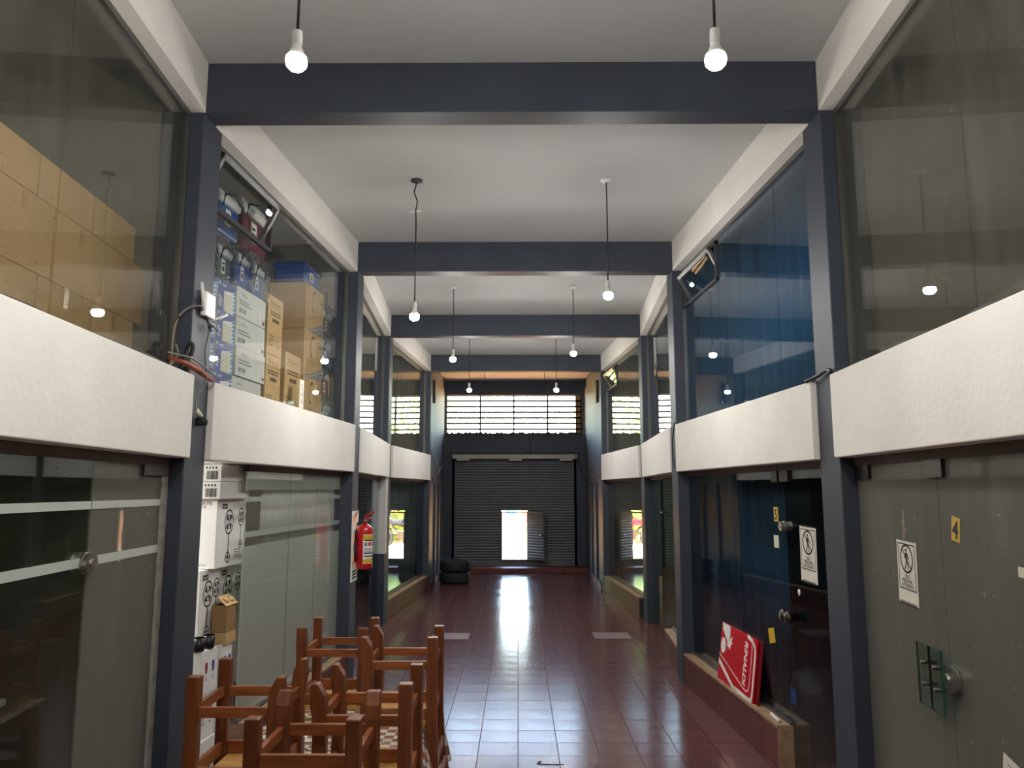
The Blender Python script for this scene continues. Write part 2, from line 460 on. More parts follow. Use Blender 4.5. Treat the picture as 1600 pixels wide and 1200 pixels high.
# ---- ceiling, shells of the shops on both sides
cb = MB(); cb.box(-5.3, 5.3, -5.9, 18.0, Z_C, Z_C + 0.25)
tag(cb.build('ceiling', 'ceiling_paint'), 'pale grey painted plaster ceiling over the corridor', kind='structure')
mb = MB(); mb.box(-5.3, 5.3, -6.1, -5.9, -0.1, Z_C)
tag(mb.build('wall_rear', 'white_plaster'), 'plain white wall closing the corridor behind', kind='structure')
for sd in (-1, 1):
    mb = MB(); xo = sd * 4.9
    mb.box(min(xo, xo + sd * .3), max(xo, xo + sd * .3), -5.9, 18.0, -0.1, Z_C)
    tag(mb.build('wall_outer_' + SN[sd], 'room_grey'), 'grey wall at the back of the shops', kind='structure')
    mb = MB(); mb.box(min(sd * 2.2, sd * 4.9), max(sd * 2.2, sd * 4.9), -5.9, 14.35, -0.1, -0.006)
    tag(mb.build('floor_shop_' + SN[sd], 'room_floor'), 'dull brown floor inside the shops', kind='structure')
    mb = MB()
    for k in range(0, 6):
        slab(mb, sd, COLS[k] + 0.001, COLS[k + 1], 0.14, 3.4, 2.12, 2.40)
    tag(mb.build('floor_mezzanine_' + SN[sd], 'room_grey'), 'slab of the upper shop level behind the white band', kind='structure')
    for k in range(1, 7):                      # party walls
        mb = MB(); x0 = X(sd, COLS[k] + .14) + sd * .20
        mb.box(min(x0, sd * 4.9), max(x0, sd * 4.9), COLS[k] + .05, COLS[k] + .23, -.05, Z_C)
        tag(mb.build('wall_party_' + SN[sd], 'room_blue' if (sd > 0 and k == 4) else 'room_grey'), 'partition wall between two shops', kind='structure')
    # white bands, fascias, columns
    for k in range(0, 6):
        y0, y1 = COLS[k] + DEPTH, COLS[k + 1]
        mb = MB(); slab(mb, sd, y0 + .004, y1 - .004, -0.025, 0.14, Z_B0, Z_B1)
        tag(mb.build('wall_band_' + SN[sd], 'white_plaster', bevel=.006), 'white plastered parapet band between the shop levels', kind='structure')
        mb = MB(); slab(mb, sd, y0 - .1, y1, 0.0, 0.15, Z_T, Z_C)
        tag(mb.build('trim_fascia_' + SN[sd], 'white_plaster'), 'white plaster fascia beam under the ceiling', kind='structure')
    for k in range(0, 7):
        y0 = COLS[k]; x0 = X(sd, y0 + .14); x1 = x0 + sd * .24
        mb = MB(); mb.box(min(x0, x1), max(x0, x1), y0, y0 + DEPTH, 0.0, Z_T + .02)
        tag(mb.build('column', 'slate_paint', bevel=.006), 'slate grey painted square column', kind='structure')
# beams
for k in range(0, 7):
    mb = MB(); y0 = COLS[k]
    mb.box(X(-1, y0) - .02, X(1, y0) + .02, y0 + .002, y0 + 0.17, Z_T, Z_C + .01)
    tag(mb.build('ceiling_beam', 'slate_paint', bevel=.005), 'slate grey painted ceiling beam across the corridor', kind='structure')

# ---- end bay: plain side walls and end wall
YE = 17.75
for sd in (-1, 1):
    mb = MB()
    a = P(sd, COLS[6] + DEPTH, .02); b_ = P(sd, YE, .0)
    q = [a, b_, b_ + Vector((sd * .25, 0, 0)), a + Vector((sd * .25, 0, 0))]
    if sd > 0: q = q[::-1]
    mb.hexa([(p.x, p.y, 0) for p in q] + [(p.x, p.y, Z_C) for p in q])
    w = tag(mb.build('wall_end_' + SN[sd], 'slate_wall'), 'streaky grey painted side wall by the roller shutter', kind='structure')
    mb = MB()                                   # shallow pilaster strips on the wall
    for yy in (15.2, 16.05, 16.9):
        slab(mb, sd, yy, yy + .13, -.035, .06, 0.0, 2.05 if sd > 0 else Z_C)
    for n_, yy in enumerate((15.2, 16.05, 16.9)):
        pm = MB(); slab(pm, sd, yy, yy + .13, -.03, .06, 0.0, 1.95)
        pm.build('pilaster', 'slate_paint', w)
    pm = MB(); slab(pm, sd, 14.75, 14.95, -.03, .06, 3.5, 3.92)
    pm.build('vent_slot', 'print_black', w)
    mb = MB(); slab(mb, sd, COLS[6] + DEPTH, 17.2, -.02, .06, 0.0, .12)
    tag(mb.build('baseboard_' + SN[sd], 'tile_plinth'), 'maroon skirting at the foot of the end side wall', kind='structure')

SX0, SX1 = -1.45, 1.29          # roller shutter curtain
WX0, WX1 = -1.66, 1.48          # high window
mb = MB(); mb.box(-1.9, SX0, YE, YE + .2, 0, 2.66)
tag(mb.build('wall_shutter_pier_left', 'slate_paint'), 'slate grey pier left of the roller shutter', kind='structure')
mb = MB(); mb.box(SX1, 1.8, YE, YE + .2, 0, 2.66)
tag(mb.build('wall_shutter_pier_right', 'slate_paint'), 'slate grey pier right of the roller shutter', kind='structure')
mb = MB(); mb.box(-1.9, 1.8, YE - .05, YE + .2, 2.66, 3.08)
tag(mb.build('wall_lintel', 'slate_paint'), 'slate grey lintel between shutter and high window', kind='structure')
mb = MB(); mb.box(-1.9, 1.8, YE - .02, YE + .2, 4.0, Z_C)
tag(mb.build('wall_window_head', 'slate_paint'), 'slate grey beam above the high window', kind='structure')
for (a, b_) in ((-5.2, WX0 - .0), (WX1, 5.2)):
    mb = MB(); mb.box(a, b_, YE + .005, YE + .2, 3.08, 4.0)
    tag(mb.build('wall_window_jamb', 'slate_wall'), 'wall beside the high window', kind='structure')
for (a, b_) in ((-5.2, -1.9), (1.8, 5.2)):
    mb = MB(); mb.box(a, b_, YE + .005, YE + .2, 0, Z_C)
    tag(mb.build('wall_facade', 'exterior_plaster'), 'outer wall of the building at the far end', kind='structure')
mb = MB(); mb.box(-1.72, 1.56, 17.2, YE + .3, 0.0, 0.115)
tag(mb.build('trim_step', 'tile_plinth', bevel=.006), 'low maroon tiled step in front of the roller shutter', kind='structure')

# high window: bars and panes
win = tag(empty('window_1', ((WX0 + WX1) / 2, YE + .08, 3.08)), 'high daylight window of narrow louvre panes above the shutter', kind='structure')
cx = (WX0 + WX1) / 2
rows, colsn = 7, 4
dz = 0.92 / rows; dx = (WX1 - WX0) / colsn
for i in range(colsn + 1):
    m_ = MB(); x = WX0 - cx + i * dx; m_.box(x - .018, x + .018, -.03, .03, 0, .92); m_.build('mullion', 'dark_frame', win)
for j in range(rows + 1):
    m_ = MB(); z = j * dz; m_.box(WX0 - cx, WX1 - cx, -.03, .03, z - .019, z + .019); m_.build('glazing_bar', 'dark_frame', win)
pm = MB(); pm.box(0, dx - .03, -.003, .003, 0, dz - .026); pane_me = pm.mesh('pane', ['glass_window'])
for i in range(colsn):
    for j in range(rows):
        o = bpy.data.objects.new('pane', pane_me); C.objects.link(o); o.parent = win
        o.location = (WX0 - cx + i * dx + .015, 0, j * dz + .013); o.rotation_euler.x = R(random.uniform(-3, 3))
m_ = MB()                                        # rubble-like mortar lip along the sill
n = 60
prev = None
for i in range(n):
    x0 = WX0 - cx + (WX1 - WX0) * i / n; x1 = WX0 - cx + (WX1 - WX0) * (i + 1) / n
    m_.box(x0, x1, -.03, .03, -.01, .03 + .035 * random.random())
m_.build('mortar_lip', 'dark_brown', win, kind='stuff')
m_ = MB(); m_.box(WX1 - cx - .14, WX1 - cx, -.03, -.02, .02, .9); m_.build('side_sheet', 'cardboard_dark', win)

# roller shutter with wicket door
sh = tag(empty('door_1', (0, YE + .06, .115)), 'grey roller shutter closing the corridor end, wicket door open', kind='structure')
DX0, DX1, DZ0, DZ1 = -.355, .20, .14, 1.17       # wicket opening (z above the step)
m_ = MB(); pitch = .062; z = 0.05
def slat(mb, x0, x1, z0):
    prof = [(0, 0), (-.012, .012), (-.016, .031), (-.012, .05), (0, .062)]
    vs_ = [(x0, y, z0 + zz) for y, zz in prof] + [(x1, y, z0 + zz) for y, zz in prof]
    n = len(prof)
    mb.add(vs_, [(i, n + i, n + i + 1, i + 1) for i in range(n - 1)], 0, True)
while z < 2.48:
    if z + pitch > DZ0 - .02 and z < DZ1 + .02:
        slat(m_, SX0, DX0 - .02, z); slat(m_, DX1 + .02, SX1, z)
    else:
        slat(m_, SX0, SX1, z)
    z += pitch
m_.build('slat_curtain', 'shutter_grey', sh, kind='stuff')
for nm, bx in (('bottom_bar', (SX0, SX1, -.03, .02, 0, .06)), ('guide_rail', (SX0 - .06, SX0 + .01, -.06, .05, 0, 2.5)), ('guide_rail', (SX1 - .01, SX1 + .06, -.06, .05, 0, 2.5)),
               ('roller_cover', (SX0 - .04, SX1 + .06, -.26, -.10, 2.40, 2.50)), ('leak_plate', (SX0 - .06, SX1 + .06, .0, .04, 2.38, 2.56)), ('wicket_frame', (DX0 - .03, DX0, -.05, .02, DZ0 - .03, DZ1 + .03)),  # plate behind the roller cover is added to block daylight leaking in
               ('wicket_frame', (DX1, DX1 + .03, -.05, .02, DZ0 - .03, DZ1 + .03)), ('wicket_frame', (DX0, DX1, -.05, .02, DZ1, DZ1 + .03)), ('wicket_frame', (DX0, DX1, -.05, .02, DZ0 - .03, DZ0))):
    m_ = MB(); m_.box(*bx); m_.build(nm, 'shutter_cover' if nm == 'roller_cover' else ('dark_frame' if 'frame' in nm else 'shutter_grey'), sh, bevel=.004)
for xx in (-1.25, -.05, 1.1):
    m_ = MB(); m_.box(xx - .14, xx + .14, -.25, -.12, 2.355, 2.40); m_.build('cover_bracket', 'shutter_cover', sh)
leaf = MB(); leaf.box(0, .545, -.018, .018, DZ0, DZ1)
lf = leaf.build('wicket_leaf', 'shutter_grey', sh, loc=(DX1 + .01, -.06, 0), rz=R(-42))
m_ = MB()
for k in range(17): slat(m_, .03, .515, DZ0 + .03 + k * .062)
for i, v in enumerate(m_.v): m_.v[i] = (v[0], v[1] - .018, v[2])
m_.build('leaf_slats', 'shutter_grey', lf, kind='stuff')
m_ = MB(); m_.lathe([(0.0, 0), (.028, .0), (.032, .02), (.02, .05), (0, .055)], 12, Matrix.Translation((.47, -.035, DZ0 + .55)) @ Matrix.Rotation(R(90), 4, 'X'))
m_.build('lock_knob', 'chrome', lf)

# ---- glazing of the shop fronts
wcount = [1]
def upper_window(sd, y0, y1, joints, gm, label, vent=None):
    wcount[0] += 1
    ys = [y0 + .012] + joints + [y1 - .012]
    ym = (y0 + y1) / 2; org = P(sd, ym, .10, Z_B1)
    root = tag(empty('window_%d' % wcount[0], org), label, kind='structure')
    def put(mb, name, mt, **k):
        mb.v = [(v[0] - org.x, v[1] - org.y, v[2] - org.z) for v in mb.v]
        return mb.build(name, mt, root, **k)
    for (za, zb) in ((Z_B1, Z_B1 + .025), (Z_T - .035, Z_T)):
        m_ = MB(); slab(m_, sd, y0, y1, .085, .125, za, zb); put(m_, 'frame_rail', 'aluminium')
    for ya in (y0, y1 - .02):
        m_ = MB(); slab(m_, sd, ya, ya + .02, .085, .125, Z_B1 + .025, Z_T - .035); put(m_, 'frame_stile', 'aluminium')
    for a, b_ in zip(ys[:-1], ys[1:]):
        top = Z_T - .03
        if vent and vent[0] < (a + b_) / 2 < vent[1]: top = vent[2]
        m_ = MB(); slab(m_, sd, a + .0025, b_ - .0025, .098, .106, Z_B1 + .02, top); put(m_, 'pane', gm)
    if vent:
        va, vb, vz = vent; h = Z_T - .04 - vz
        for (za, zb) in ((vz, vz + .03), (Z_T - .07, Z_T - .04)):
            m_ = MB(); slab(m_, sd, va, vb, .085, .12, za, zb); put(m_, 'vent_frame', 'dark_frame')
        for ya in (va, vb - .03):
            m_ = MB(); slab(m_, sd, ya, ya + .03, .085, .12, vz, Z_T - .04); put(m_, 'vent_frame', 'dark_frame')
        # tilted sash
        c = P(sd, (va + vb) / 2, .10, vz + h / 2); L_ = vb - va - .07
        sm = MB(); hh = h / 2 - .03
        for bx in ((-L_ / 2, L_ / 2, -.016, .016, -hh, -hh + .035), (-L_ / 2, L_ / 2, -.016, .016, hh - .035, hh), (-L_ / 2, -L_ / 2 + .035, -.016, .016, -hh, hh), (L_ / 2 - .035, L_ / 2, -.016, .016, -hh, hh)):
            sm.box(*bx)
        sm.box(-L_ / 2 + .03, L_ / 2 - .03, -.003, .003, -hh + .03, hh - .03, 1)
        o = sm.build('vent_sash', ['aluminium', gm], root, loc=c - org)
        o.rotation_euler = (R(26), 0, wall_rz(sd, (va + vb) / 2))
    return root

def lower_front(sd, y0, y1, joints, gm, label, z0=0.01, name='window', z1=Z_B0):
    wcount[0] += 1
    ym = (y0 + y1) / 2; org = P(sd, ym, .10, 0)
    root = tag(empty('%s_%d' % (name, wcount[0]), org), label, kind='structure')
    def put(mb, nm, mt, **k):
        mb.v = [(v[0] - org.x, v[1] - org.y, v[2] - org.z) for v in mb.v]
        return mb.build(nm, mt, root, **k)
    m_ = MB(); slab(m_, sd, y0, y1, .08, .125, z1 - .045, z1); put(m_, 'head_rail', 'dark_brown')
    if z0 > .1:
        m_ = MB(); slab(m_, sd, y0, y1, .085, .125, z0, z0 + .02); put(m_, 'sill_rail', 'aluminium')
    ys = [y0 + .004] + joints + [y1 - .004]
    for i_, (a, b_) in enumerate(zip(ys[:-1], ys[1:])):
        m_ = MB(); slab(m_, sd, a + .003, b_ - .003, .096, .106, z0 + .003, z1 - .03); put(m_, 'pane', gm if isinstance(gm, str) else gm[i_])
    return root, put

def bay(k): return COLS[k] + DEPTH, COLS[k + 1]
B0, B1, B2, B3, B4 = bay(1), bay(2), bay(3), bay(4), bay(5)
# upper windows
upper_window(-1, *B0, [-1.0, 0.0], 'glass_olive', 'upper shop window beside the viewer, before the carton wall')
upper_window(1, *B0, [-1.0, 0.0], 'glass_olive', 'upper shop window beside the viewer, grey room behind')
upper_window(-1, *B1, [1.9, 2.95], 'glass_olive', 'large upper shop window in front of stacked brown cartons')
upper_window(1, *B1, [1.9, 2.92], 'glass_grey', 'large dusty upper shop window with an empty grey room behind')
upper_window(-1, *B2, [5.58, 6.45], 'glass_stock', 'upper shop window full of stacked boxes, tilted vent sash open', vent=(4.56, 5.58, 3.58))
upper_window(1, *B2, [5.25, 6.5], 'glass_blue', 'upper shop window backed in blue, small vent open at its far top', vent=(6.5, 7.55, 3.62))
upper_window(-1, *B3, [8.9, 9.8], 'glass_clear', 'narrow looking upper window beyond the blue and brown boxes')
upper_window(1, *B3, [8.9, 9.8], 'glass_clear', 'narrow looking upper window just beyond the blue one')
upper_window(-1, *B4, [12.2, 13.2], 'glass_olive', 'last upper shop window on the extinguisher side, mirroring the louvres')
upper_window(1, *B4, [12.2, 13.2], 'glass_olive', 'last upper shop window on the red sign side, mirroring the louvres', vent=(13.2, 14.18, 3.62))

# lower fronts
FILM = [(1.49, 1.53), (1.735, 1.77)]
def lock(put, sd, y, z, r=.035, label=None):
    M = Matrix.Translation(P(sd, y, .085, z)) @ Matrix.Rotation(R(-90 * sd), 4, 'Y')
    m_ = MB(); m_.lathe([(0, .0), (r * .5, .022), (r * .5, .03)][::-1] if False else [(r, -.012), (r, .004), (r * .93, .005), (r * .93, .011), (r, .012), (r, .026), (r * .4, .027), (r * .35, .036), (0, .036)], 24, M, 0, False)
    put(m_, 'lock_disc', 'satin_steel')
    M2 = Matrix.Translation(P(sd, y, .117, z)) @ Matrix.Rotation(R(90 * sd), 4, 'Y')
    m_ = MB(); m_.lathe([(r, -.01), (r, .014), (0, .016)], 24, M2, 0, False); put(m_, 'lock_disc', 'satin_steel')
def patch(put, sd, y0, y1, z0=Z_B0 - .12, mt='steel_dark'):
    m_ = MB(); slab(m_, sd, y0, y1, .078, .124, z0, Z_B0 - .044); put(m_, 'patch_fitting', mt)

lower_front(-1, *B0, [-1.0, 0.0], 'glass_clear', 'lower shop front beside the viewer on the chair side')
lower_front(1, *B0, [-1.0, 0.0], 'glass_grey', 'lower shop front beside the viewer on the red sign side')
r_, put = lower_front(-1, *B1, [2.35, 3.40], ['glass_door', 'glass_door', 'glass_taped'], 'dark glass shop door with frosted strips and a round lock', name='door')
for za, zb in FILM:
    for a, b_ in ((1.22, 2.345), (2.355, 3.395), (3.405, 4.24)):
        m_ = MB(); slab(m_, -1, a, b_, .093, .0955, za, zb); put(m_, 'film_strip', 'film_frost')
m_ = MB(); slab(m_, -1, 4.165, 4.246, .088, .0955, .0, 1.94); put(m_, 'sealant_strip', 'plinth_grey')
lock(put, -1, 3.37, 1.505, .048); patch(put, -1, 3.9, 4.22, Z_B0 - .10, 'dark_brown')
r_, put = lower_front(1, *B1, [2.2, 3.34], 'glass_taped', 'dusty glass shop door with number 4 and taped notices', name='door')
lock(put, 1, 3.30, 1.05, .055); patch(put, 1, 3.26, 3.42); patch(put, 1, 4.05, 4.23)
for ya, tt in ((3.47, .045), (3.36, .045)):      # glass handle plates on stand-off studs
    m_ = MB(); slab(m_, 1, ya - .055, ya + .055, tt - .008, tt + .002, .90, 1.16); hp = put(m_, 'handle_plate', ['glass_edge', 'glass_rim'])
    for pl in hp.data.polygons:
        if abs(pl.normal.x) < .5: pl.material_index = 1
    for zz in (.99, 1.08):
        m_ = MB(); a = P(1, ya, .03, zz); b_ = P(1, ya, .096, zz); m_.tube([a, b_], .009, 8); put(m_, 'handle_stud', 'steel_dark')

PL = .28
r_, put = lower_front(-1, 5.35, 7.58, [6.22, 6.86], 'glass_stock', 'frosted glass panes with clear stripes beside the white boxes', z0=PL)
for a, b_ in ((5.36, 6.214), (6.226, 6.854), (6.866, 7.572)):
    for za, zb in ((PL + .025, 1.43), (1.49, 1.53), (1.735, 1.77), (1.82, 1.955)):
        m_ = MB(); slab(m_, -1, a, b_, .1075, .1095, za, zb); put(m_, 'frost_film', 'film_frost')
r_, put = lower_front(1, 5.34, 7.58, [6.20], 'glass_dark', 'dark glass shop window behind the leaning red board', z0=PL)
patch(put, 1, 5.36, 5.46)
r_, put = lower_front(1, 4.53, 5.33, [], 'glass_dark', 'black looking glass shop door with number 5 lock and notice', name='door')
lock(put, 1, 5.29, 1.575, .032); patch(put, 1, 5.18, 5.32)
m_ = MB()
for yy in (5.19, 5.27):
    M = Matrix.Translation(P(1, yy, .096, .99)) @ Matrix.Rotation(R(-90), 4, 'Y'); m_ = MB(); m_.lathe([(.020, 0), (.020, .03), (.042, .04), (.042, .06), (.03, .07), (0, .072)], 16, M); put(m_, 'door_knob', 'steel_dark')

r_, put = lower_front(-1, *B3, [8.75, 9.75], 'glass_dark', 'dark glass door recess just beyond the fire extinguisher', name='door')
for zz in (1.12, .98):
    m_ = MB(); a = P(-1, 8.68, .09, zz); m_.tube([a, a + Vector((.05, 0, 0)), a + Vector((.05, .08, 0))], .009, 8); put(m_, 'door_handle', 'chrome')
r_, put = lower_front(1, 7.86, 8.9, [], 'glass_green', 'greenish glass pane above the short plinth', z0=PL)
r_, put = lower_front(1, 8.9, 10.88, [9.9], 'glass_green', 'greenish glass shop door with small chrome handle', name='door')
m_ = MB(); a = P(1, 9.3, .09, 1.55); m_.tube([a, a + Vector((-.05, 0, 0)), a + Vector((-.05, -.1, 0))], .012, 8); put(m_, 'door_handle', 'chrome')
r_, put = lower_front(-1, *B4, [12.2, 13.2], 'glass_dark', 'last lower shop window on the extinguisher side, mirroring the wicket', z0=PL)
r_, put = lower_front(1, *B4, [12.2, 13.2], 'glass_olive', 'last lower shop window on the red sign side, mirroring the wicket', z0=PL)

# plinths faced with maroon tiles
def plinth(sd, y0, y1, label, h=PL, end='plinth_cap'):
    m_ = MB(); slab(m_, sd, y0, y1, .012, .22, 0, h - .018)
    root = tag(m_.build('baseboard_' + SN[sd], 'grout'), label, kind='structure')
    n = max(1, round((y1 - y0) / .3)); w = (y1 - y0) / n
    for i in range(n):
        m_ = MB(); slab(m_, sd, y0 + i * w + .0015, y0 + (i + 1) * w - .0015, 0, .014, 0.002, h - .019); m_.build('tile', 'tile_plinth', root)
    m_ = MB(); slab(m_, sd, y0 - .003, y1, -.004, .22, h - .018, h); m_.build('cap', 'plinth_cap', root)
    m_ = MB(); slab(m_, sd, y0 - .010, y0, 0.0, .20, 0.002, h - .018); m_.build('end_tile', end, root)
plinth(1, 5.34, 7.58, 'maroon tiled plinth under the leaning red board')
plinth(1, 7.87, 8.9, 'short maroon tiled plinth under the greenish pane')
plinth(1, 11.42, 14.22, 'far maroon tiled plinth on the red sign side', end='dark_frame')
plinth(-1, 5.36, 7.58, 'maroon tiled plinth under the frosted panes')
plinth(-1, 11.16, 14.22, 'far maroon tiled plinth on the extinguisher side')
# white painted jamb beyond the extinguisher
x0 = X(-1, 10.8)
m_ = MB(); m_.box(x0 - .26, x0 - .0, 10.72, 10.875, .95, Z_B0 - .002); j_ = tag(m_.build('trim_1', 'carton_grey'), 'white painted upper door jamb beyond the fire extinguisher', kind='structure')
m_ = MB(); m_.box(x0 - .26, x0 - .0, 10.72, 10.875, .0, .948); tag(m_.build('trim_2', 'slate_paint'), 'slate painted lower door jamb beyond the fire extinguisher', kind='structure')

# ================================================================== PENDANT LAMPS
bulb_prof = [(a_ * 1.14, b_ * 1.0) for a_, b_ in [(.0135, .0), (.015, -.012), (.022, -.032), (.031, -.052), (.034, -.068), (.031, -.086), (.021, -.098), (.008, -.1035), (0, -.104)]]
def pendant(x, y, zb, label, lit=True, kink=False, top=Z_C):
    """zb: bottom of the bulb"""
    root = tag(empty('pendant_lamp', (x, y, top)), label, 'lamp', 'bare bulb pendants along the corridor')
    L_ = top - zb
    m_ = MB(); m_.lathe([(0, 0), (.05, -.0005), (.048, -.012), (.02, -.022), (0, -.022)][::-1], 16); m_.build('ceiling_rose', 'dark_frame' if kink or not lit else 'white_plastic', root)
    if lit: zs = -L_ + .104 + .055
    else: zs = -L_ + .03
    m_ = MB()
    pts = [(0, 0, -.02), (-.02, 0, -.10), (.008, 0, -.18), (-.004, 0, -.26), (0, 0, -.36), (0, 0, zs)] if kink else [(0, 0, -.02), (0.003, 0, (zs - .02) * .4), (0, 0, zs)]
    m_.tube(pts, .0055, 6); m_.build('cord', 'black_cord', root)
    if kink:
        m_ = MB(); m_.tube([(-.05, 0, -.275), (.0, 0, -.262), (.04, .01, -.258)], .005, 6); m_.build('cord_tie', 'white_plastic', root)
    m_ = MB(); m_.lathe([(.007, .0), (.017, -.006), (.019, -.03), (.0185, -.058), (.0, -.058)][::-1], 14, Matrix.Translation((0, 0, zs))); m_.build('socket', 'white_plastic', root)
    if lit:
        M = Matrix.Translation((0, 0, zs - .055))
        m_ = MB(); m_.lathe(bulb_prof[:4][::-1], 14, M); bo = m_.build('bulb', 'white_plastic', root)
        m_ = MB(); m_.lathe(bulb_prof[3:][::-1], 14, M); m_.build('diffuser', 'bulb_lit', bo)
    return root
pendant(-.80, 2.59, CAM_H + 1.50, 'lit bulb on black cord hanging nearest, on the chair side')
pendant(.715, 2.59, CAM_H + 1.50, 'lit bulb on black cord hanging nearest, on the red sign side')
pendant(-.825, 6.0, CAM_H + 1.335, 'lit bulb of the second pair on a kinked taped cord', kink=True)
pendant(.725, 6.0, CAM_H + 1.505, 'lit bulb of the second pair on a straight cord')
pendant(-.80, 9.35, CAM_H + 1.56, 'lit bulb of the third pair, on the extinguisher side')
pendant(.69, 9.35, CAM_H + 1.63, 'lit bulb of the third pair, on the red sign side')
pendant(-.80, 12.55, CAM_H + 1.59, 'lit bulb of the farthest lit pair, on the extinguisher side')
pendant(.635, 12.55, CAM_H + 1.59, 'lit bulb of the farthest lit pair, on the red sign side')
pendant(-.69, 15.9, CAM_H + 1.46, 'empty socket on thin cord before the high window, on the tyre side', lit=False)
pendant(.56, 15.9, CAM_H + 1.46, 'empty socket on thin cord before the high window, above the wicket leaf', lit=False)
pendant(-2.95, 4.78, 1.83, 'lit bulb on a short cord inside the shop of white boxes', top=2.12)
pendant(-.80, -.75, CAM_H + 1.5, 'lit bulb behind the viewer on the chair side')
pendant(.715, -.75, CAM_H + 1.5, 'lit bulb behind the viewer on the red sign side')

# ================================================================== THINGS: helpers
def on_wall(name, sd, y, t, z):
    return empty(name, P(sd, y, t, z), wall_rz(sd, y))
ORD = ['first', 'second', 'third', 'fourth', 'fifth', 'sixth', 'seventh', 'eighth', 'ninth', 'tenth']

def carton(name, label, w, d, h, loc, rz, body='cardboard', cat='box', group=None, printer=None, mats=(), tape=None, side_printer=None):
    """closed box: local x reading direction on the corridor face (y = 0), y outward"""
    m_ = MB(); m_.box(0, w, 0, d, 0, h)
    o = tag(m_.build(name, body, loc=loc, rz=rz, bevel=.004), label, cat, group)
    if tape:
        t_ = MB(); t_.box(w / 2 - .02, w / 2 + .02, -.0012, .0, h * .72, h + .0012); t_.box(w / 2 - .02, w / 2 + .02, -.0012, d, h, h + .0012)
        t_.build('tape', tape, o)
        s_ = MB(); s_.box(.004, w - .004, d / 2 - .002, d / 2 + .002, h - .001, h + .0006); s_.build('flap_seam', 'cardboard_print', o)
    if printer or side_printer:
        p_ = MB()
        if printer: printer(Print(p_, (0, 0, 0), (1, 0, 0), (0, 0, 1)), w, h)
        if side_printer: side_printer(Print(p_, (0, d, 0), (0, -1, 0), (0, 0, 1)), d, h)
        p_.build('print', list(mats), o)
    return o

def bars(p, u0, u1, v, n, hgt, gap, mi, seed=0):
    rr = random.Random(seed)
    for i in range(n):
        p.rect(u0, v - i * (hgt + gap) - hgt, u0 + (u1 - u0) * rr.uniform(.55, 1), v - i * (hgt + gap), mi)
def barcode(p, u0, u1, v0, v1, mi):
    rr = random.Random(5); u = u0
    while u < u1:
        w = (u1 - u0) * rr.uniform(.02, .07); p.rect(u, v0, min(u + w, u1), v1, mi); u += w + (u1 - u0) * rr.uniform(.02, .05)

# ================================================================== LEFT, UPPER FRONT BAY: wall of brown cartons
rown = ['bottom', 'middle', 'top']
for r, (z0, h) in enumerate(((2.402, .325), (2.729, .325), (3.056, .19))):
    for i in range(6):
        w = .47; y0 = 4.12 - (i + 1) * (w + .008) + (.1 if r == 1 else 0) - (.05 if r == 2 else 0)
        carton('brown_carton', 'brown carton, %s from the column in the %s row of the upper carton wall' % (ORD[i], rown[r]), w, .38, h,
               P(-1, y0, .28, z0), wall_rz(-1, 2.6), 'cardboard', group='brown cartons in the upper front window', tape='tape' if r < 2 else None)

# ================================================================== LEFT, UPPER SECOND BAY: stock behind the window
rzB = wall_rz(-1, 6.0)
def p_blue(p, w, h):
    p.rect(.0, .0, w * .34, h, 0)
    p.layer(1).poly([(0, h), (0, h * .62), (w * .85, h * .78), (w, h * .86), (w, h)], 0)
    p.layer(2)
    for k in range(6): p.poly([(w * .84, h * .14 * k), (w, h * (.14 * k + .03)), (w, h * (.14 * k + .12)), (w * .88, h * (.14 * k + .1))], 1)
    p.rect(w * .38, h * .02, w * .80, h * .60, 2)
    p.rect(w * .06, h * .84, w * .11, h * .95, 3); p.text('ever', w * .34, h * .82, h * .16, 3)
    bars(p, w * .05, w * .28, h * .45, 5, h * .03, h * .04, 3, 1)
for c, y0 in enumerate((4.70, 4.99)):
    for r in range(4):
        carton('printed_box', 'blue and cream printed box, %s from the bottom, %s' % (ORD[r], 'column beside the slate column' if c == 0 else 'column beside the white boxes'), .27, .26, .205,
               P(-1, y0, .20, 2.402 + r * .2065), rzB, 'carton_white', group='blue and cream boxes upstairs', printer=p_blue, mats=('print_blue', 'print_cyan', 'print_cream', 'print_white'))
def p_silver(p, w, h):
    p.text('Britanica', w * .26, h * .74, h * .13, 0); bars(p, w * .08, w * .62, h * .58, 2, h * .05, h * .05, 1, 3)
    p.rect(w * .09, h * .16, w * .32, h * .30, 1); p.layer(1).text('220V', w * .2, h * .19, h * .09, 2); p.layer(0)
    p.line([(w * .74, h * .1), (w * .70, h * .5), (w * .78, h * .85)], h * .02, 1); p.line([(w * .86, h * .05), (w * .86, h * .9)], h * .02, 1)
    p.rect(w * .9, h * .1, w * .96, h * .22, 0)
for r in range(4):
    carton('white_carton', 'white carton with grey print in the upstairs stack, %s from the bottom' % ORD[r], .52, .36, .212,
           P(-1, 5.285 + random.uniform(-.012, .012), .19 + random.uniform(0, .02), 2.402 + r * .2135), rzB, 'carton_grey', group='white cartons upstairs',
           printer=p_silver, mats=('print_black', 'print_grey', 'print_white'))
def p_brown(p, w, h):
    p.text('Britanica', w * .5, h * .84, w * .19, 0); p.rect(w * .12, h * .80, w * .88, h * .806, 0)
    bars(p, w * .14, w * .86, h * .74, 2, h * .025, h * .02, 0, 2)
    p.rect(w * .28, h * .56, w * .74, h * .62, 0); bars(p, w * .1, w * .5, h * .32, 4, h * .015, h * .035, 0, 6)
    p.ring(w * .7, h * .2, w * .10, w * .12, 0)
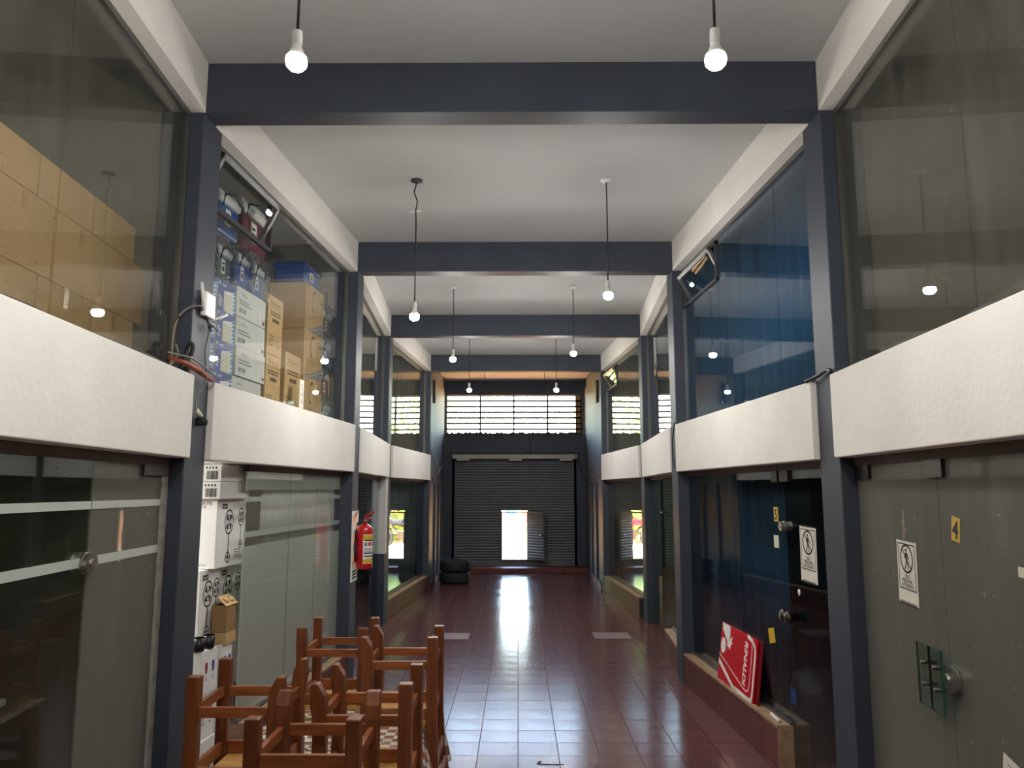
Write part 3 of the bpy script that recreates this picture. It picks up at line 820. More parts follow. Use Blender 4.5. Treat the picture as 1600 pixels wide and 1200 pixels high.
for r in range(2):
    carton('brown_carton', 'slim brown printed carton, %s of two beside the white cartons' % ('lower' if r == 0 else 'upper'), .31, .34, .47,
           P(-1, 5.845, .20, 2.402 + r * .472), rzB, 'cardboard', group='printed brown cartons upstairs', printer=p_brown, mats=('cardboard_print',))
carton('brown_carton', 'brown printed carton standing alone between two taller carton stacks', .36, .30, .555, P(-1, 6.25, .20, 2.402), rzB, 'cardboard', group='printed brown cartons upstairs', printer=p_brown, mats=('cardboard_print',))
for r in range(3):
    carton('brown_carton', 'shaded brown carton behind the lone printed carton, %s from the bottom' % ORD[r], .42, .38, .44, P(-1, 6.18, .56, 2.402 + r * .442), rzB, 'cardboard_dark', group='printed brown cartons upstairs', printer=p_brown, mats=('cardboard_print',))  # darker cardboard puts the shade on this set-back stack into its colour
def p_jug(p, w, h):
    n = 10
    p.poly([(0, 0)] + [(w, 0)] + [(w * (1 - k / n), h * (.16 + .12 * math.cos(3.2 * k / n + .3))) for k in range(n + 1)], 1)
    p.layer(1).line([(w * (1 - k / n), h * (.10 + .10 * math.cos(3.2 * k / n + .3))) for k in range(n + 1)], h * .012, 2); p.layer(0)
    p.line([(w * .46, h * .9), (w * .36, h * .82), (w * .31, h * .62), (w * .37, h * .48)], h * .03, 0)
    p.rect(w * .42, h * .86, w * .52, h * .92, 0); p.rect(w * .36, h * .44, w * .44, h * .49, 0)
    p.text('ICE JUG', w * .42, h * .30, h * .085, 0); p.line([(w * .72, h * .3), (w * .72, h)], h * .006, 0); p.rect(w * .8, h * .72, w * .95, h * .78, 0)
for r in range(3):
    carton('brown_carton', 'wide brown carton with a handle drawing, %s from the bottom beside the wrapped coolers' % ORD[r], .50, .36, .42, P(-1, 6.68, .20, 2.402 + r * .422), rzB, 'cardboard', group='printed brown cartons upstairs', printer=p_jug, mats=('cardboard_print', 'print_grey', 'print_cream'))

def cooler(label, w, d, h, loc, col, wrapn=True, lidcol='cooler_white', tilt=0, grp='wrapped coolers upstairs', handle='dark_frame', rz=None):
    root = tag(empty('cool_box', loc, rzB if rz is None else rz), label, 'cooler', grp)
    m_ = MB(); m_.box(.012, w - .012, .012, d - .012, 0, h * .68); m_.build('body', col, root, bevel=.02)
    m_ = MB(); m_.box(0, w, 0, d, h * .68, h * .84); m_.box(.02, w - .02, .02, d - .02, h * .84, h * .95)
    lid = m_.build('lid', lidcol, root, bevel=.015)
    m_ = MB(); m_.tube([(.03, -.006, h * .55), (.03, -.02, h * .80), (w / 2, -.022, h * .93), (w - .03, -.02, h * .80), (w - .03, -.006, h * .55)], .009, 8); m_.build('handle', handle, root)
    m_ = MB(); p = Print(m_, (0, .011, 0), (1, 0, 0), (0, 0, 1)); p.rect(w * .32, h * .22, w * .55, h * .58, 0); p.layer(1).rect(w * .37, h * .27, w * .5, h * .40, 1); p.rect(w * .37, h * .45, w * .5, h * .5, 1)
    m_.build('sticker', ['print_white', 'print_black'], root)
    if wrapn:
        bm = bmesh.new(); bmesh.ops.create_cube(bm, size=1)
        bmesh.ops.subdivide_edges(bm, edges=bm.edges[:], cuts=5, use_grid_fill=True)
        rr = random.Random(hash(label) % 999)
        for v in bm.verts:
            v.co = Vector(((v.co.x + .5) * (w + .03) - .015, (v.co.y + .5) * (d + .03) - .015 - .012, (v.co.z + .5) * (h + .02) + .001)) + Vector((rr.uniform(-.008, .008), rr.uniform(-.008, .008), 0))
        me = bpy.data.meshes.new('plastic_wrap'); bm.to_mesh(me); bm.free(); me.materials.append(MATS['wrap'])
        for pl in me.polygons: pl.use_smooth = True
        wo = bpy.data.objects.new('plastic_wrap', me); C.objects.link(wo); wo.parent = root
    return root
zt = 3.232
cooler('dark green wrapped cooler on top of the blue and cream boxes', .235, .28, .27, P(-1, 5.0, .215, zt), 'cooler_green')
cooler('blue wrapped cooler on the white cartons, column side', .225, .3, .28, P(-1, 5.305, .215, 3.26), 'cooler_blue')
cooler('blue wrapped cooler on the white cartons, beside the slim brown cartons', .225, .3, .28, P(-1, 5.575, .215, 3.26), 'cooler_blue')
cooler('plain blue cooler with white lid in the second layer under the tilted sash', .34, .3, .33, P(-1, 4.99, .215, 3.565), 'cooler_blue', wrapn=False)
cooler('maroon cooler with white lid in the second layer beside the blue one', .46, .3, .42, P(-1, 5.37, .215, 3.565), 'cooler_maroon', wrapn=False)
cooler('pale wrapped cooler with a green handle half hidden by the slate column', .235, .28, .27, P(-1, 4.695, .215, zt), 'cooler_white', handle='leaf_green')
root = tag(empty('thermos_flask', P(-1, 4.86, .33, zt + .295), rzB), 'dark grey thermos flask standing upstairs beside the slate column', 'flask')
m_ = MB(); m_.lathe([(.05, 0), (.055, .02), (.055, .22), (.045, .26), (.04, .27), (.0, .27)], 16); m_.build('body', 'dark_frame', root)
m_ = MB(); m_.lathe([(.042, .271), (.042, .31), (.03, .325), (0, .325)], 16); m_.build('lid', 'steel_dark', root)
zz = 2.402
for col, h, lab in (('cooler_white', .27, 'silver wrapped cooler at the foot of the end stack by the window edge'), ('cooler_maroon', .27, 'maroon wrapped cooler, second in the end stack by the window edge'),
                    ('cooler_blue', .29, 'blue wrapped cooler, third in the end stack by the window edge'), ('cooler_maroon', .27, 'maroon wrapped cooler topping the end stack by the window edge')):
    cooler(lab, .30, .32, h, P(-1, 7.215, .215, zz), col); zz += h + .022
cooler('blue cooler lying above the wide brown cartons with the handle drawing', .40, .32, .22, P(-1, 6.72, .22, 3.672), 'cooler_blue', wrapn=False, lidcol='cooler_blue')
# taped price card on the window
m_ = MB(); m_.box(0, .10, -.003, 0, 0, .24); o = tag(m_.build('price_card', 'paper', loc=P(-1, 6.30, .094, 2.49), rz=rzB), 'white hand-marked card taped inside the upstairs stock window', 'card')
m_ = MB(); p = Print(m_, (0, -.003, 0), (1, 0, 0), (0, 0, 1)); p.ring(.05, .18, .02, .026, 0); p.line([(.02, .12), (.05, .10), (.08, .13)], .008, 0); p.text('16', .05, .04, .06, 0); m_.build('writing', 'print_grey', o)

# ================================================================== LEFT, LOWER SECOND BAY: fan boxes and glassware
def fan(p, u, v, r, low, mi):
    p.ring(u, v, r * .86, r, mi, .8); p.ring(u, v, r * .5, r * .56, mi, .8)
    for k in range(4):
        a = k * math.pi / 2 + .5
        p.poly([(u, v), (u + .8 * r * .8 * math.cos(a), v + r * .8 * math.sin(a)), (u + .8 * r * .7 * math.cos(a + .7), v + r * .7 * math.sin(a + .7))], mi)
    p.rect(u - r * .07, low, u + r * .07, v - r, mi); p.ring(u, low, r * .35, r * .45, mi, .9); p.disc(u, low, r * .12, mi)
    p.line([(u - r * .35, low), (u + r * .35, low)], r * .08, mi)
def badge(p, u, v, s, flip=False):
    p.rect(u - s * 1.35, v - s * .2, u + s * 1.35, v + s * .95, 0); p.layer(1).text('MAST', u, v + (s * .75 if flip else 0), s * .95, 1, math.pi if flip else 0); p.layer(0)
def p_fan(p, w, h):
    badge(p, w * .24, h * .87, h * .065); fan(p, w * .40, h * .66, h * .19, h * .14, 0); fan(p, w * .82, h * .72, h * .14, h * .30, 0)
    bars(p, w * .60, w * .95, h * .24, 4, h * .015, h * .02, 2, 3)
def p_fan_side(p, w, h):
    p.text('VENTILADOR DE PIE', w * .5, h * .92, w * .085, 0); p.text('METAL 20', w * .62, h * .87, w * .07, 0)
    p.ring(w * .08, h * .62, h * .08, h * .09, 0, .8); p.text('INDUSTRIA', w * .7, h * .04, w * .05, 0)
def p_flat_side(p, w, h):
    barcode(p, w * .72, w * .93, h * .12, h * .62, 0); bars(p, w * .35, w * .62, h * .8, 6, h * .05, h * .05, 2, 2)
    p.ring(w * .12, h * .5, h * .28, h * .36, 0, .8); p.disc(w * .12, h * .5, h * .08, 0)
    for k in range(4): p.rect(w * (.70 + .06 * k), h * .74, w * (.73 + .06 * k), h * .86, 0)
def p_fan2_side(p, w, h):
    barcode(p, w * .25, w * .75, h * .84, h * .96, 0); bars(p, w * .2, w * .8, h * .78, 3, h * .012, h * .016, 2, 8)
    p.ring(w * .5, h * .62, h * .055, h * .07, 0, 1.0); fan(p, w * .5, h * .30, h * .10, h * .60, 0); badge(p, w * .5, h * .10, h * .05, True)
FM = ('print_black', 'print_white', 'print_grey')
FG = 'white fan boxes stacked in the open doorway'
rzA = wall_rz(-1, 5.2)
carton('fan_box', 'tall white pedestal fan box in the upper part of the doorway stack', .46, .34, .455, P(-1, 5.15, .20, 1.301), rzA, 'carton_white', group=FG, printer=p_fan, side_printer=p_fan_side, mats=FM)
carton('fan_box', 'flat white box with barcode lying directly on the tall fan box', .46, .36, .113, P(-1, 5.08, .155, 1.758), rzA, 'carton_white', group=FG, side_printer=p_flat_side, mats=FM)
carton('fan_box', 'flat white box with barcode, second above the tall fan box', .46, .36, .113, P(-1, 5.085, .155, 1.873), rzA, 'carton_white', group=FG, side_printer=p_flat_side, mats=FM)
carton('fan_box', 'topmost flat white box tucked under the slab in the doorway', .42, .34, .11, P(-1, 5.12, .165, 1.988), rzA, 'carton_white', group=FG, side_printer=p_flat_side, mats=FM)
carton('fan_box', 'tall white fan box with upside-down lettering facing the chairs', .28, .32, .46, P(-1, 5.06, .245, .838), rzA, 'carton_white', group=FG, printer=p_fan, side_printer=p_fan2_side, mats=FM)
carton('fan_box', 'tall white fan box half hidden behind the frosted pane', .38, .32, .46, P(-1, 5.352, .262, .838), rzA, 'carton_white', group=FG, printer=p_fan, side_printer=p_fan_side, mats=FM)
def p_glass(p, w, h):
    for u, mi in ((w * .3, 0), (w * .72, 1)):
        p.poly([(u - .018, h * .62), (u - .012, h * .48), (u + .012, h * .48), (u + .018, h * .62), (u + .014, h * .72), (u - .014, h * .72)], mi); p.rect(u - .002, h * .34, u + .002, h * .48, mi); p.rect(u - .012, h * .32, u + .012, h * .345, mi)
GG = 'white glassware boxes in the doorway'
for r in range(3):
    for c, (y0, t0, w, d) in enumerate(((4.96, .155, .22, .42), (5.19, .135, .15, .44), (5.385, .26, .30, .32))):
        carton('glassware_box', 'white glassware box, %s from the floor, %s' % (ORD[r], ('column nearest the chairs', 'middle column of the doorway', 'column behind the frosted pane')[c]), w, d, .27,
               P(-1, y0, t0 + .004 * ((r * 7 + c * 3) % 4), .0 + r * .2715), rzA, 'carton_white', group=GG, printer=p_glass, side_printer=p_glass, mats=('print_red', 'print_blue'))
# open egg-tray carton and two mugs
root = tag(empty('egg_carton', P(-1, 5.20, .128, .8155), rzA), 'open brown carton holding a moulded egg tray, on the glassware boxes', 'box'); root.scale.z = .82
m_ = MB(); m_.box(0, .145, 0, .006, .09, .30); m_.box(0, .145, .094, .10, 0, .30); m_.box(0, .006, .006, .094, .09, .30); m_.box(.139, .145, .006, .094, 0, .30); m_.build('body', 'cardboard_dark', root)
m_ = MB(); m_.box(-.006, .15, -.006, .0, 0, .088); m_.box(-.006, 0, 0, .10, 0, .088); m_.box(0, .145, 0, .1, .0, .006); m_.build('lower_tray', 'cardboard', root)
m_ = MB(); m_.add([(-.02, -.008, .30), (.16, -.008, .30), (.16, .06, .375), (-.01, .06, .37), (-.02, -.004, .295), (.16, -.004, .295), (.16, .066, .37), (-.01, .066, .365)], [(0, 1, 2, 3), (7, 6, 5, 4), (0, 4, 5, 1), (1, 5, 6, 2), (2, 6, 7, 3), (3, 7, 4, 0)])
for u in (.035, .105):
    M = Matrix.Translation((u, .024, .335)) @ Matrix.Rotation(R(48), 4, 'X')
    m_.lathe([(.028, 0), (.024, .012), (.012, .02), (0, .022)], 12, M)
m_.build('egg_tray', 'egg_tray', root)
for n_, (yy, tt) in enumerate(((4.985, .20), (5.085, .185))):
    root = tag(empty('mug', P(-1, yy, tt, .8155), rzA + n_), 'black mug with yellow inside on the glassware boxes, %s' % ('nearer the chairs' if n_ == 0 else 'half behind the other mug'), 'mug', 'black mugs')
    m_ = MB(); m_.lathe([(0, 0.0), (.034, .0), (.038, .01), (.039, .082), (.035, .082)], 18); m_.build('body', 'mug_black', root)
    m_ = MB(); m_.lathe([(.035, .082), (.034, .012), (.0, .010)], 18); m_.build('inside', 'mug_yellow', root)
# white sheet hanging behind the clear stripes of the frosted panes
m_ = MB(); n = 60; vs_ = []; 
for i in range(n + 1):
    y = 5.76 + 1.78 * i / n; t = .158 + .006 * math.sin(i * 1.1) + .004 * math.sin(i * 2.7)
    a = P(-1, y, t, 1.30); vs_ += [a, a + Vector((0, 0, .819)), a + Vector((-.004, 0, 0)), a + Vector((-.004, 0, .819))]
fs = []
for i in range(n):
    b0 = i * 4; b1 = b0 + 4; fs += [(b0, b1, b1 + 1, b0 + 1), (b0 + 3, b1 + 3, b1 + 2, b0 + 2), (b0 + 1, b1 + 1, b1 + 3, b0 + 3), (b0 + 2, b1 + 2, b1, b0)]
m_.add(vs_, fs, 0, True); tag(m_.build('white_sheet', 'sheet_white'), 'white plastic sheet hanging behind the striped frosted panes', 'sheet')

# ================================================================== LEFT, LOWER FRONT BAY: white table seen through the door
root = tag(empty('plastic_table', (-2.62, 3.30, 0)), 'white plastic table inside the dark shop behind the glass door', 'table')
m_ = MB(); m_.box(-.32, .32, -.4, .3, .86, .89); m_.box(-.30, .30, -.38, .28, .80, .86); m_.build('tabletop', 'white_plastic', root, bevel=.006)
for lx in (-.29, .26):
    for ly in (-.37, .25):
        m_ = MB(); m_.box(lx, lx + .04, ly, ly + .04, 0, .80); m_.build('leg', 'white_plastic', root, bevel=.004)
m_ = MB()
for k in range(5):
    M = Matrix.Translation((.02 * k - .04, .03 * math.sin(k * 2), .03)) @ Matrix.Scale(1 + .2 * math.sin(k), 4)
    m_.lathe([(0, -.03), (.05, -.02), (.065, .01), (.04, .045), (0, .05)], 9, M)
tag(m_.build('blue_bag', 'blue_plastic', loc=(-2.40, 3.2, .922)), 'crumpled blue bag lying on the white plastic table', 'bag')

# ================================================================== COLUMN A LEFT: router, cables, conduit
xa = X(-1, 4.39)
root = tag(empty('wifi_router', (xa + .002, 4.36, 2.80)), 'white wireless router with two antennas mounted on the slate column', 'router')
m_ = MB(); m_.box(0, .035, -.02, .125, .02, .17); m_.build('body', 'white_plastic', root, bevel=.01)
m_ = MB(); m_.tube([(.02, -.02, .05), (.028, -.06, .14), (.03, -.085, .20)], [.008, .011, .009], 8); m_.build('antenna', 'white_plastic', root)
m_ = MB(); m_.tube([(.02, .125, .02), (.05, .16, .045), (.075, .20, .075)], [.008, .011, .009], 8); m_.build('antenna', 'white_plastic', root)
m_ = MB(); m_.box(-.001, .0, 0, .1, .04, .15); m_.build('bracket', 'dark_frame', root)
def cable(label, pts, r=.005, mt='black_cord', name='cable', sub=6):
    pts = [Vector(p) for p in pts]; out = []
    for i in range(len(pts) - 1):
        p0 = pts[max(i - 1, 0)]; p1 = pts[i]; p2 = pts[i + 1]; p3 = pts[min(i + 2, len(pts) - 1)]
        for k in range(sub):
            t = k / sub
            out.append(.5 * ((2 * p1) + (p2 - p0) * t + (2 * p0 - 5 * p1 + 4 * p2 - p3) * t * t + (3 * p1 - p0 - 3 * p2 + p3) * t ** 3))
    out.append(pts[-1])
    m_ = MB(); m_.tube(out, r, 6)
    return tag(m_.build(name, mt), label, 'cable')
cable('grey cable looping from the router down to the white band', [(xa + .02, 4.325, 2.85), (xa + .03, 4.27, 2.86), (xa - .02, 4.2, 2.82), (xa - .06, 4.17, 2.72), (xa - .065, 4.16, 2.52), (xa - .05, 4.1, 2.475), (xa - .03, 4.16, 2.56), (xa - .05, 4.17, 2.62)], .006, 'cable_grey')
cable('thin black wire running down the column under the router', [(xa + .012, 4.42, 2.82), (xa + .01, 4.46, 2.74), (xa + .006, 4.44, 2.62), (xa + .006, 4.48, 2.47)], .003)
cable('small tangle of black wire under the router', [(xa + .03, 4.36, 2.83), (xa + .04, 4.42, 2.76), (xa + .03, 4.46, 2.79), (xa + .035, 4.43, 2.74), (xa + .04, 4.40, 2.78), (xa + .05, 4.52, 2.76)], .004)
cable('coil of black cable resting against the column on the band', [(xa - .03, 4.20, 2.475), (xa + .01, 4.235, 2.56), (xa + .02, 4.238, 2.62), (xa + .0, 4.235, 2.63), (xa - .02, 4.235, 2.56), (xa - .03, 4.2, 2.475)], .012)
m_ = MB(); m_.tube([(xa + .035, 3.92, 2.50), (xa + .045, 4.1, 2.50), (xa + .05, 4.25, 2.485), (xa + .045, 4.47, 2.455)], [.010, .016, .020, .012], 10)
root = tag(m_.build('clay_conduit', 'terracotta'), 'reddish clay conduit lying across the foot of the upper column', 'pipe')
m_ = MB(); m_.tube([(xa + .06, 3.85, 2.515), (xa + .075, 4.1, 2.53), (xa + .078, 4.3, 2.50), (xa + .07, 4.52, 2.47)], .005, 6); m_.build('wire_strand', 'cable_grey', root)
cable('white wire with a connector dangling down the column below the conduit', [(xa + .06, 4.36, 2.46), (xa + .02, 4.37, 2.40), (xa + .012, 4.34, 2.34), (xa + .012, 4.34, 2.27)], .004, 'cable_grey')
root = tag(empty('cable_plug', (xa + .02, 4.37, 2.215)), 'pale plug and black sensor hanging on the column between the bands', 'plug')
m_ = MB(); m_.tube([(0, -.04, .055), (.01, .0, .02)], .013, 8); m_.build('plug_body', 'print_cream', root)
m_ = MB(); m_.lathe([(0, -.03), (.03, -.025), (.034, .0), (.02, .02), (0, .022)], 14, Matrix.Translation((0.0, .04, 0))); m_.build('sensor', 'black_rubber', root)
for sd in (-1, 1):
    rr = random.Random(3 + sd)
    cable('black cable lying along the front white band on the %s side' % ('chair' if sd < 0 else 'red sign'), [P(sd, 1.3 + .2 * i, .01 + rr.uniform(-.01, .03), Z_B1 + .007 + rr.uniform(0, .012)) for i in range(15)], .006)
    cable('thin cable lying along the second white band on the %s side' % ('extinguisher' if sd < 0 else 'red sign'), [P(sd, 4.6 + .2 * i, .02 + rr.uniform(-.008, .02), Z_B1 + .005 + rr.uniform(0, .006)) for i in range(15)], .0035)
cable('black cable bowed down the band end beyond the blue window', [P(1, 7.56, -.03, 2.47), P(1, 7.60, -.02, 2.46), P(1, 7.70, -.02, 2.30), P(1, 7.68, -.02, 2.12), P(1, 7.58, -.035, 2.03)], .006)
cable('black cable crossing the column on the red sign side', [P(1, 4.2, -.03, 2.465), P(1, 4.3, -.02, 2.49), P(1, 4.45, -.02, 2.475), P(1, 4.58, -.03, 2.462)], .012)
cable('wire looping down the end side wall near the tyres', [P(-1, 14.3, -.02, 2.50), P(-1, 14.6, -.05, 2.35), P(-1, 15.2, -.06, 2.12), P(-1, 15.9, -.05, 2.25), P(-1, 16.6, -.04, 2.30), P(-1, 17.4, -.03, 2.45), P(-1, 17.6, -.03, 3.0)], .009, 'cable_grey')
cable('second wire looping near the end of the last white band', [P(-1, 14.25, -.05, 2.05), P(-1, 14.5, -.06, 1.90), P(-1, 14.8, -.06, 1.93), P(-1, 15.0, -.06, 2.02)], .007)
cable('wire slanting across the lintel above the shutter', [(-.55, YE - .06, 3.07), (.05, YE - .06, 2.80), (.28, YE - .062, 2.68), (.26, YE - .06, 3.0)], .008)
cable('wire hanging from the shutter box on the red sign side', [(1.30, YE - .2, 2.6), (1.40, YE - .3, 2.35), (1.46, YE - .8, 2.05), P(1, 16.5, -.04, 1.98), P(1, 15.2, -.05, 2.05), P(1, 14.3, -.03, 2.1)], .009)

# ================================================================== FIRE EXTINGUISHER on column B left
xb = X(-1, 7.72)
m_ = MB(); m_.box(0, .012, 0, .26, 0, .68)
so = tag(m_.build('extinguisher_sign', 'print_white', loc=(xb + .001, 7.59, .93)), 'striped red and white backing sign behind the fire extinguisher', 'sign')
m_ = MB(); p = Print(m_, (.012, 0, 0), (0, 1, 0), (0, 0, 1))
for k in range(3):
    v = .13 + k * .2; p.poly([(.02, v), (.24, v + .16), (.24, v + .26 if k < 2 else .66), (.02, v + .10)], 0)
for v in (.03, .06, .09): p.rect(.02, v, .24, v + .016, 1)
m_.build('stripe', ['sign_red', 'print_black'], so)
root = tag(empty('fire_extinguisher', (xb + .108, 7.70, 1.05)), 'red fire extinguisher with yellow and white label hung on the slate column', 'extinguisher')
m_ = MB(); m_.lathe([(0, 0), (.07, 0), (.08, .012), (.08, .36), (.072, .395), (.045, .425), (.022, .435), (.022, .45), (0, .45)], 28); m_.build('cylinder', 'ext_red', root)
vb = MB(); vb.lathe([(.024, .45), (.024, .475), (.015, .48), (.015, .50), (0, .50)], 14); v_ = vb.build('valve', 'steel_dark', root)
m_ = MB(); m_.tube([(-.01, -.01, .50), (.03, .0, .525), (.09, .0, .555)], .009, 8); m_.build('lever', 'ext_red', v_)
m_ = MB(); m_.tube([(-.01, -.01, .485), (.04, .0, .490), (.07, .0, .485)], .008, 8); m_.build('grip', 'ext_red', v_)
m_ = MB(); m_.lathe([(.016, 0), (.016, .012), (0, .014)], 12, Matrix.Translation((.01, -.024, .465)) @ Matrix.Rotation(R(90), 4, 'X')); m_.build('gauge', 'chrome', v_)
m_ = MB(); m_.tube([(-.02, -.01, .465), (-.065, -.045, .44), (-.078, -.055, .36), (-.08, -.055, .2), (-.078, -.055, .07)], .010, 8); m_.build('hose', 'black_rubber', root)
m_ = MB()
def cyl_patch(a0, a1, z0, z1, mi, r):
    n = 8; vs_ = []
    for i in range(n + 1):
        a = a0 + (a1 - a0) * i / n; vs_ += [(r * math.cos(a), r * math.sin(a), z0), (r * math.cos(a), r * math.sin(a), z1)]
    m_.add(vs_, [(2 * i, 2 * i + 2, 2 * i + 3, 2 * i + 1) for i in range(n)], mi, True)
a0, a1 = R(-88), R(10)
cyl_patch(a0, a1, .055, .335, 0, .0806); cyl_patch(a0, a1, .06, .10, 1, .0812); cyl_patch(a0, a1, .285, .33, 1, .0812)
for zz in (.12, .15, .272): cyl_patch(a0 + .1, a1 - .1, zz, zz + .012, 2, .0812)
for k in range(3): cyl_patch(a0 + .15 + .5 * k, a0 + .5 + .5 * k, .225, .26, 3 if k == 1 else 4, .0812)
for zz in (.17, .18, .19, .2): cyl_patch(a0 + .1, a1 - .4, zz, zz + .004, 4, .0812)
m_.build('label', ['print_white', 'print_yellow', 'print_black', 'sign_red', 'print_grey'], root)

# ================================================================== RIGHT: leaning boards, notices, number plates
rzR = wall_rz(1, 5.9)
def board(label, y, t0, w, h, front, th=.012):
    """stands on the plinth, leaning outward against the glass; local x toward the viewer"""
    root = tag(empty('sign_board', P(1, y, t0, PL), rzR), label, 'board', 'red boards leaning on the plinth')
    root.rotation_euler = (R(-7.5), 0, rzR)
    m_ = MB(); m_.box(0, w, 0, th, 0, h); m_.build('panel', front, root, bevel=.002)
    return root
br = board('red sign board with white stripes, rider emblem and the word RINALDI', 6.64, .018, .80, .45, 'sign_red')
m_ = MB(); p = Print(m_, (0, 0, 0), (1, 0, 0), (0, 0, 1)); w, h = .80, .45
def uv(pts): return [(w * a, h * (1 - b)) for a, b in pts]
p.poly(uv([(0, .63), (.55, .985), (.60, 1.0), (.46, 1.0), (0, .72)]), 0)
p.poly(uv([(.46, 1.0), (.60, 1.0), (.50, .93)]), 0)
p.line(uv([(.50, .965), (.86, .985), (.955, .97), (.97, .85), (.97, .25), (.95, .14), (.88, .06), (.76, .015)]), .030, 0)
p.line(uv([(0, .555), (.74, .865), (.82, .885), (.87, .84), (.885, .72), (.885, .18), (.87, .12)]), .009, 0)
p.text('RINALDI', w * .70, h * (1 - .45), .088, 0, R(-90), .95, .25, .035)
p.poly(uv([(.03, .0), (.26, .0), (.28, .17), (.25, .27), (.33, .16), (.345, .20), (.33, .24), (.35, .28), (.31, .33), (.30, .40), (.26, .37), (.21, .36), (.205, .28), (.05, .12)]), 0)
p.disc(w * .10, h * (1 - .385), .062, 0, .95)
m_.build('emblem', 'print_white', br)
board('plain dark red board showing behind the lettered one', 6.53, .034, .745, .44, 'sign_dark_red')
m_ = MB(); m_.tube([(0, 0, 0), (-.0, -.16, .0)], .011, 10); tag(m_.build('light_tube', 'white_plastic', loc=P(1, 5.56, .045, PL + .011)), 'short white tube lying on the plinth beside the red boards', 'tube')

def notice(label, y, z, w, h, tilt=0):
    root = tag(on_wall('notice', 1, y, .0945, z), label, 'notice', 'no entry notices on the shop doors')
    root.rotation_euler.y = R(tilt)
    m_ = MB(); m_.box(0, w, 0, .0012, 0, h); m_.build('sheet', 'paper', root)
    m_ = MB(); p = Print(m_, (0, 0, 0), (1, 0, 0), (0, 0, 1)); b = .006; x0, x1, y0, y1 = w * .07, w * .93, h * .22, h * .955
    for r4 in ((x0, y0, x1, y0 + b), (x0, y1 - b, x1, y1), (x0, y0, x0 + b, y1), (x1 - b, y0, x1, y1)): p.rect(*r4, 0)
    cu, cv, rr = w / 2, h * .715, w * .33
    p.ring(cu, cv, rr * .84, rr, 0, 1, 26)
    p.disc(cu - rr * .05, cv + rr * .58, rr * .13, 0)
    p.poly([(cu - rr * .16, cv + rr * .42), (cu - rr * .2, cv - rr * .02), (cu + rr * .14, cv - rr * .02), (cu + rr * .12, cv + rr * .42)], 0)
    p.line([(cu + rr * .1, cv + rr * .36), (cu + rr * .26, cv + rr * .1), (cu + rr * .38, cv + rr * .02)], rr * .11, 0); p.line([(cu - rr * .14, cv + rr * .36), (cu - rr * .3, cv + rr * .05)], rr * .11, 0)
    p.line([(cu - rr * .06, cv), (cu - rr * .14, cv - rr * .35), (cu - rr * .28, cv - rr * .7)], rr * .14, 0); p.line([(cu + rr * .04, cv), (cu + rr * .14, cv - rr * .35), (cu + rr * .18, cv - rr * .7)], rr * .14, 0)
    p.line([(cu - rr * .64, cv + rr * .64), (cu + rr * .64, cv - rr * .64)], rr * .12, 0)
    for k, t in enumerate(('SOLO', 'PERSONAL', 'AUTORIZADO')): p.text(t, cu, h * (.405 - .072 * k), h * .082, 0, 0, (.85, .95, .82)[k], 0, .02)
    m_.build('print', 'print_black', root)
    for (ta, tb) in ((.985, 1.02), (-.03, .03)):
        m_ = MB(); m_.box(w * .08, w * .92, -.0006, 0, h * ta, h * tb); m_.build('sticky_tape', 'wrap', root)
notice('no entry notice SOLO PERSONAL AUTORIZADO on the black looking door', 5.075, 1.245, .235, .345, 1.5)
notice('no entry notice SOLO PERSONAL AUTORIZADO on the dusty door numbered 4', 3.80, 1.295, .205, .29, 2)
def number(label, n, y, z, w, h, tilt):
    root = tag(on_wall('number_plate', 1, y, .094, z), label, 'number plate', 'yellow shop number plates')
    root.rotation_euler.y = R(tilt)
    m_ = MB(); m_.box(0, w, 0, .0016, 0, h); m_.build('plate', 'number_yellow', root)
    m_ = MB(); p = Print(m_, (0, 0, 0), (1, 0, 0), (0, 0, 1)); p.text(n, w * .5, h * .14, h * 1.02, 0, 0, .95, 0, .02); m_.build('numeral', 'print_black', root)
number('yellow plate with the number 5 beside the lock of the black looking door', '5', 5.48, 1.60, .075, .10, 0)
number('yellow plate with the number 4 stuck askew on the dusty door', '4', 3.25, 1.615, .068, .10, 9)
def scrap(label, y, z, w, h, mt='paper', tilt=0, lines=0):
    root = tag(on_wall('paper_slip', 1, y, .0945, z), label, 'paper'); root.rotation_euler.y = R(tilt)
    m_ = MB(); m_.box(0, w, 0, .001, 0, h); m_.build('sheet', mt, root)
    if lines:
        m_ = MB(); p = Print(m_, (0, 0, 0), (1, 0, 0), (0, 0, 1)); bars(p, w * .2, w * .8, h * .85, lines, h * .03, h * .06, 0, 4); m_.build('print', 'print_grey', root)
scrap('white printed slip taped low on the dusty door, nearer its lock', 3.02, .70, .15, .17, 'paper', 12, 5)
scrap('white slip taped at the very foot of the view on the dusty door', 2.80, .66, .14, .13, 'paper', 14)
scrap('torn bit of pale tape beside the lock of the dusty door', 2.79, 1.515, .05, .036, 'print_cream', 3)
scrap('small yellowed slip under the number 5 plate', 5.50, 1.42, .085, .085, 'print_cream')
scrap('yellow slip stuck slanted on the dark window beside the red boards', 5.66, .74, .11, .10, 'print_yellow', -14)

m_ = MB(); m_.lathe([(.022, 0), (.022, .001), (0, .001)], 18, Matrix.Rotation(R(-90), 4, 'Y'))
tag(m_.build('round_sticker', 'paper', loc=P(1, 5.12, .0945, 1.16)), 'small round white sticker on the black looking door', 'sticker')
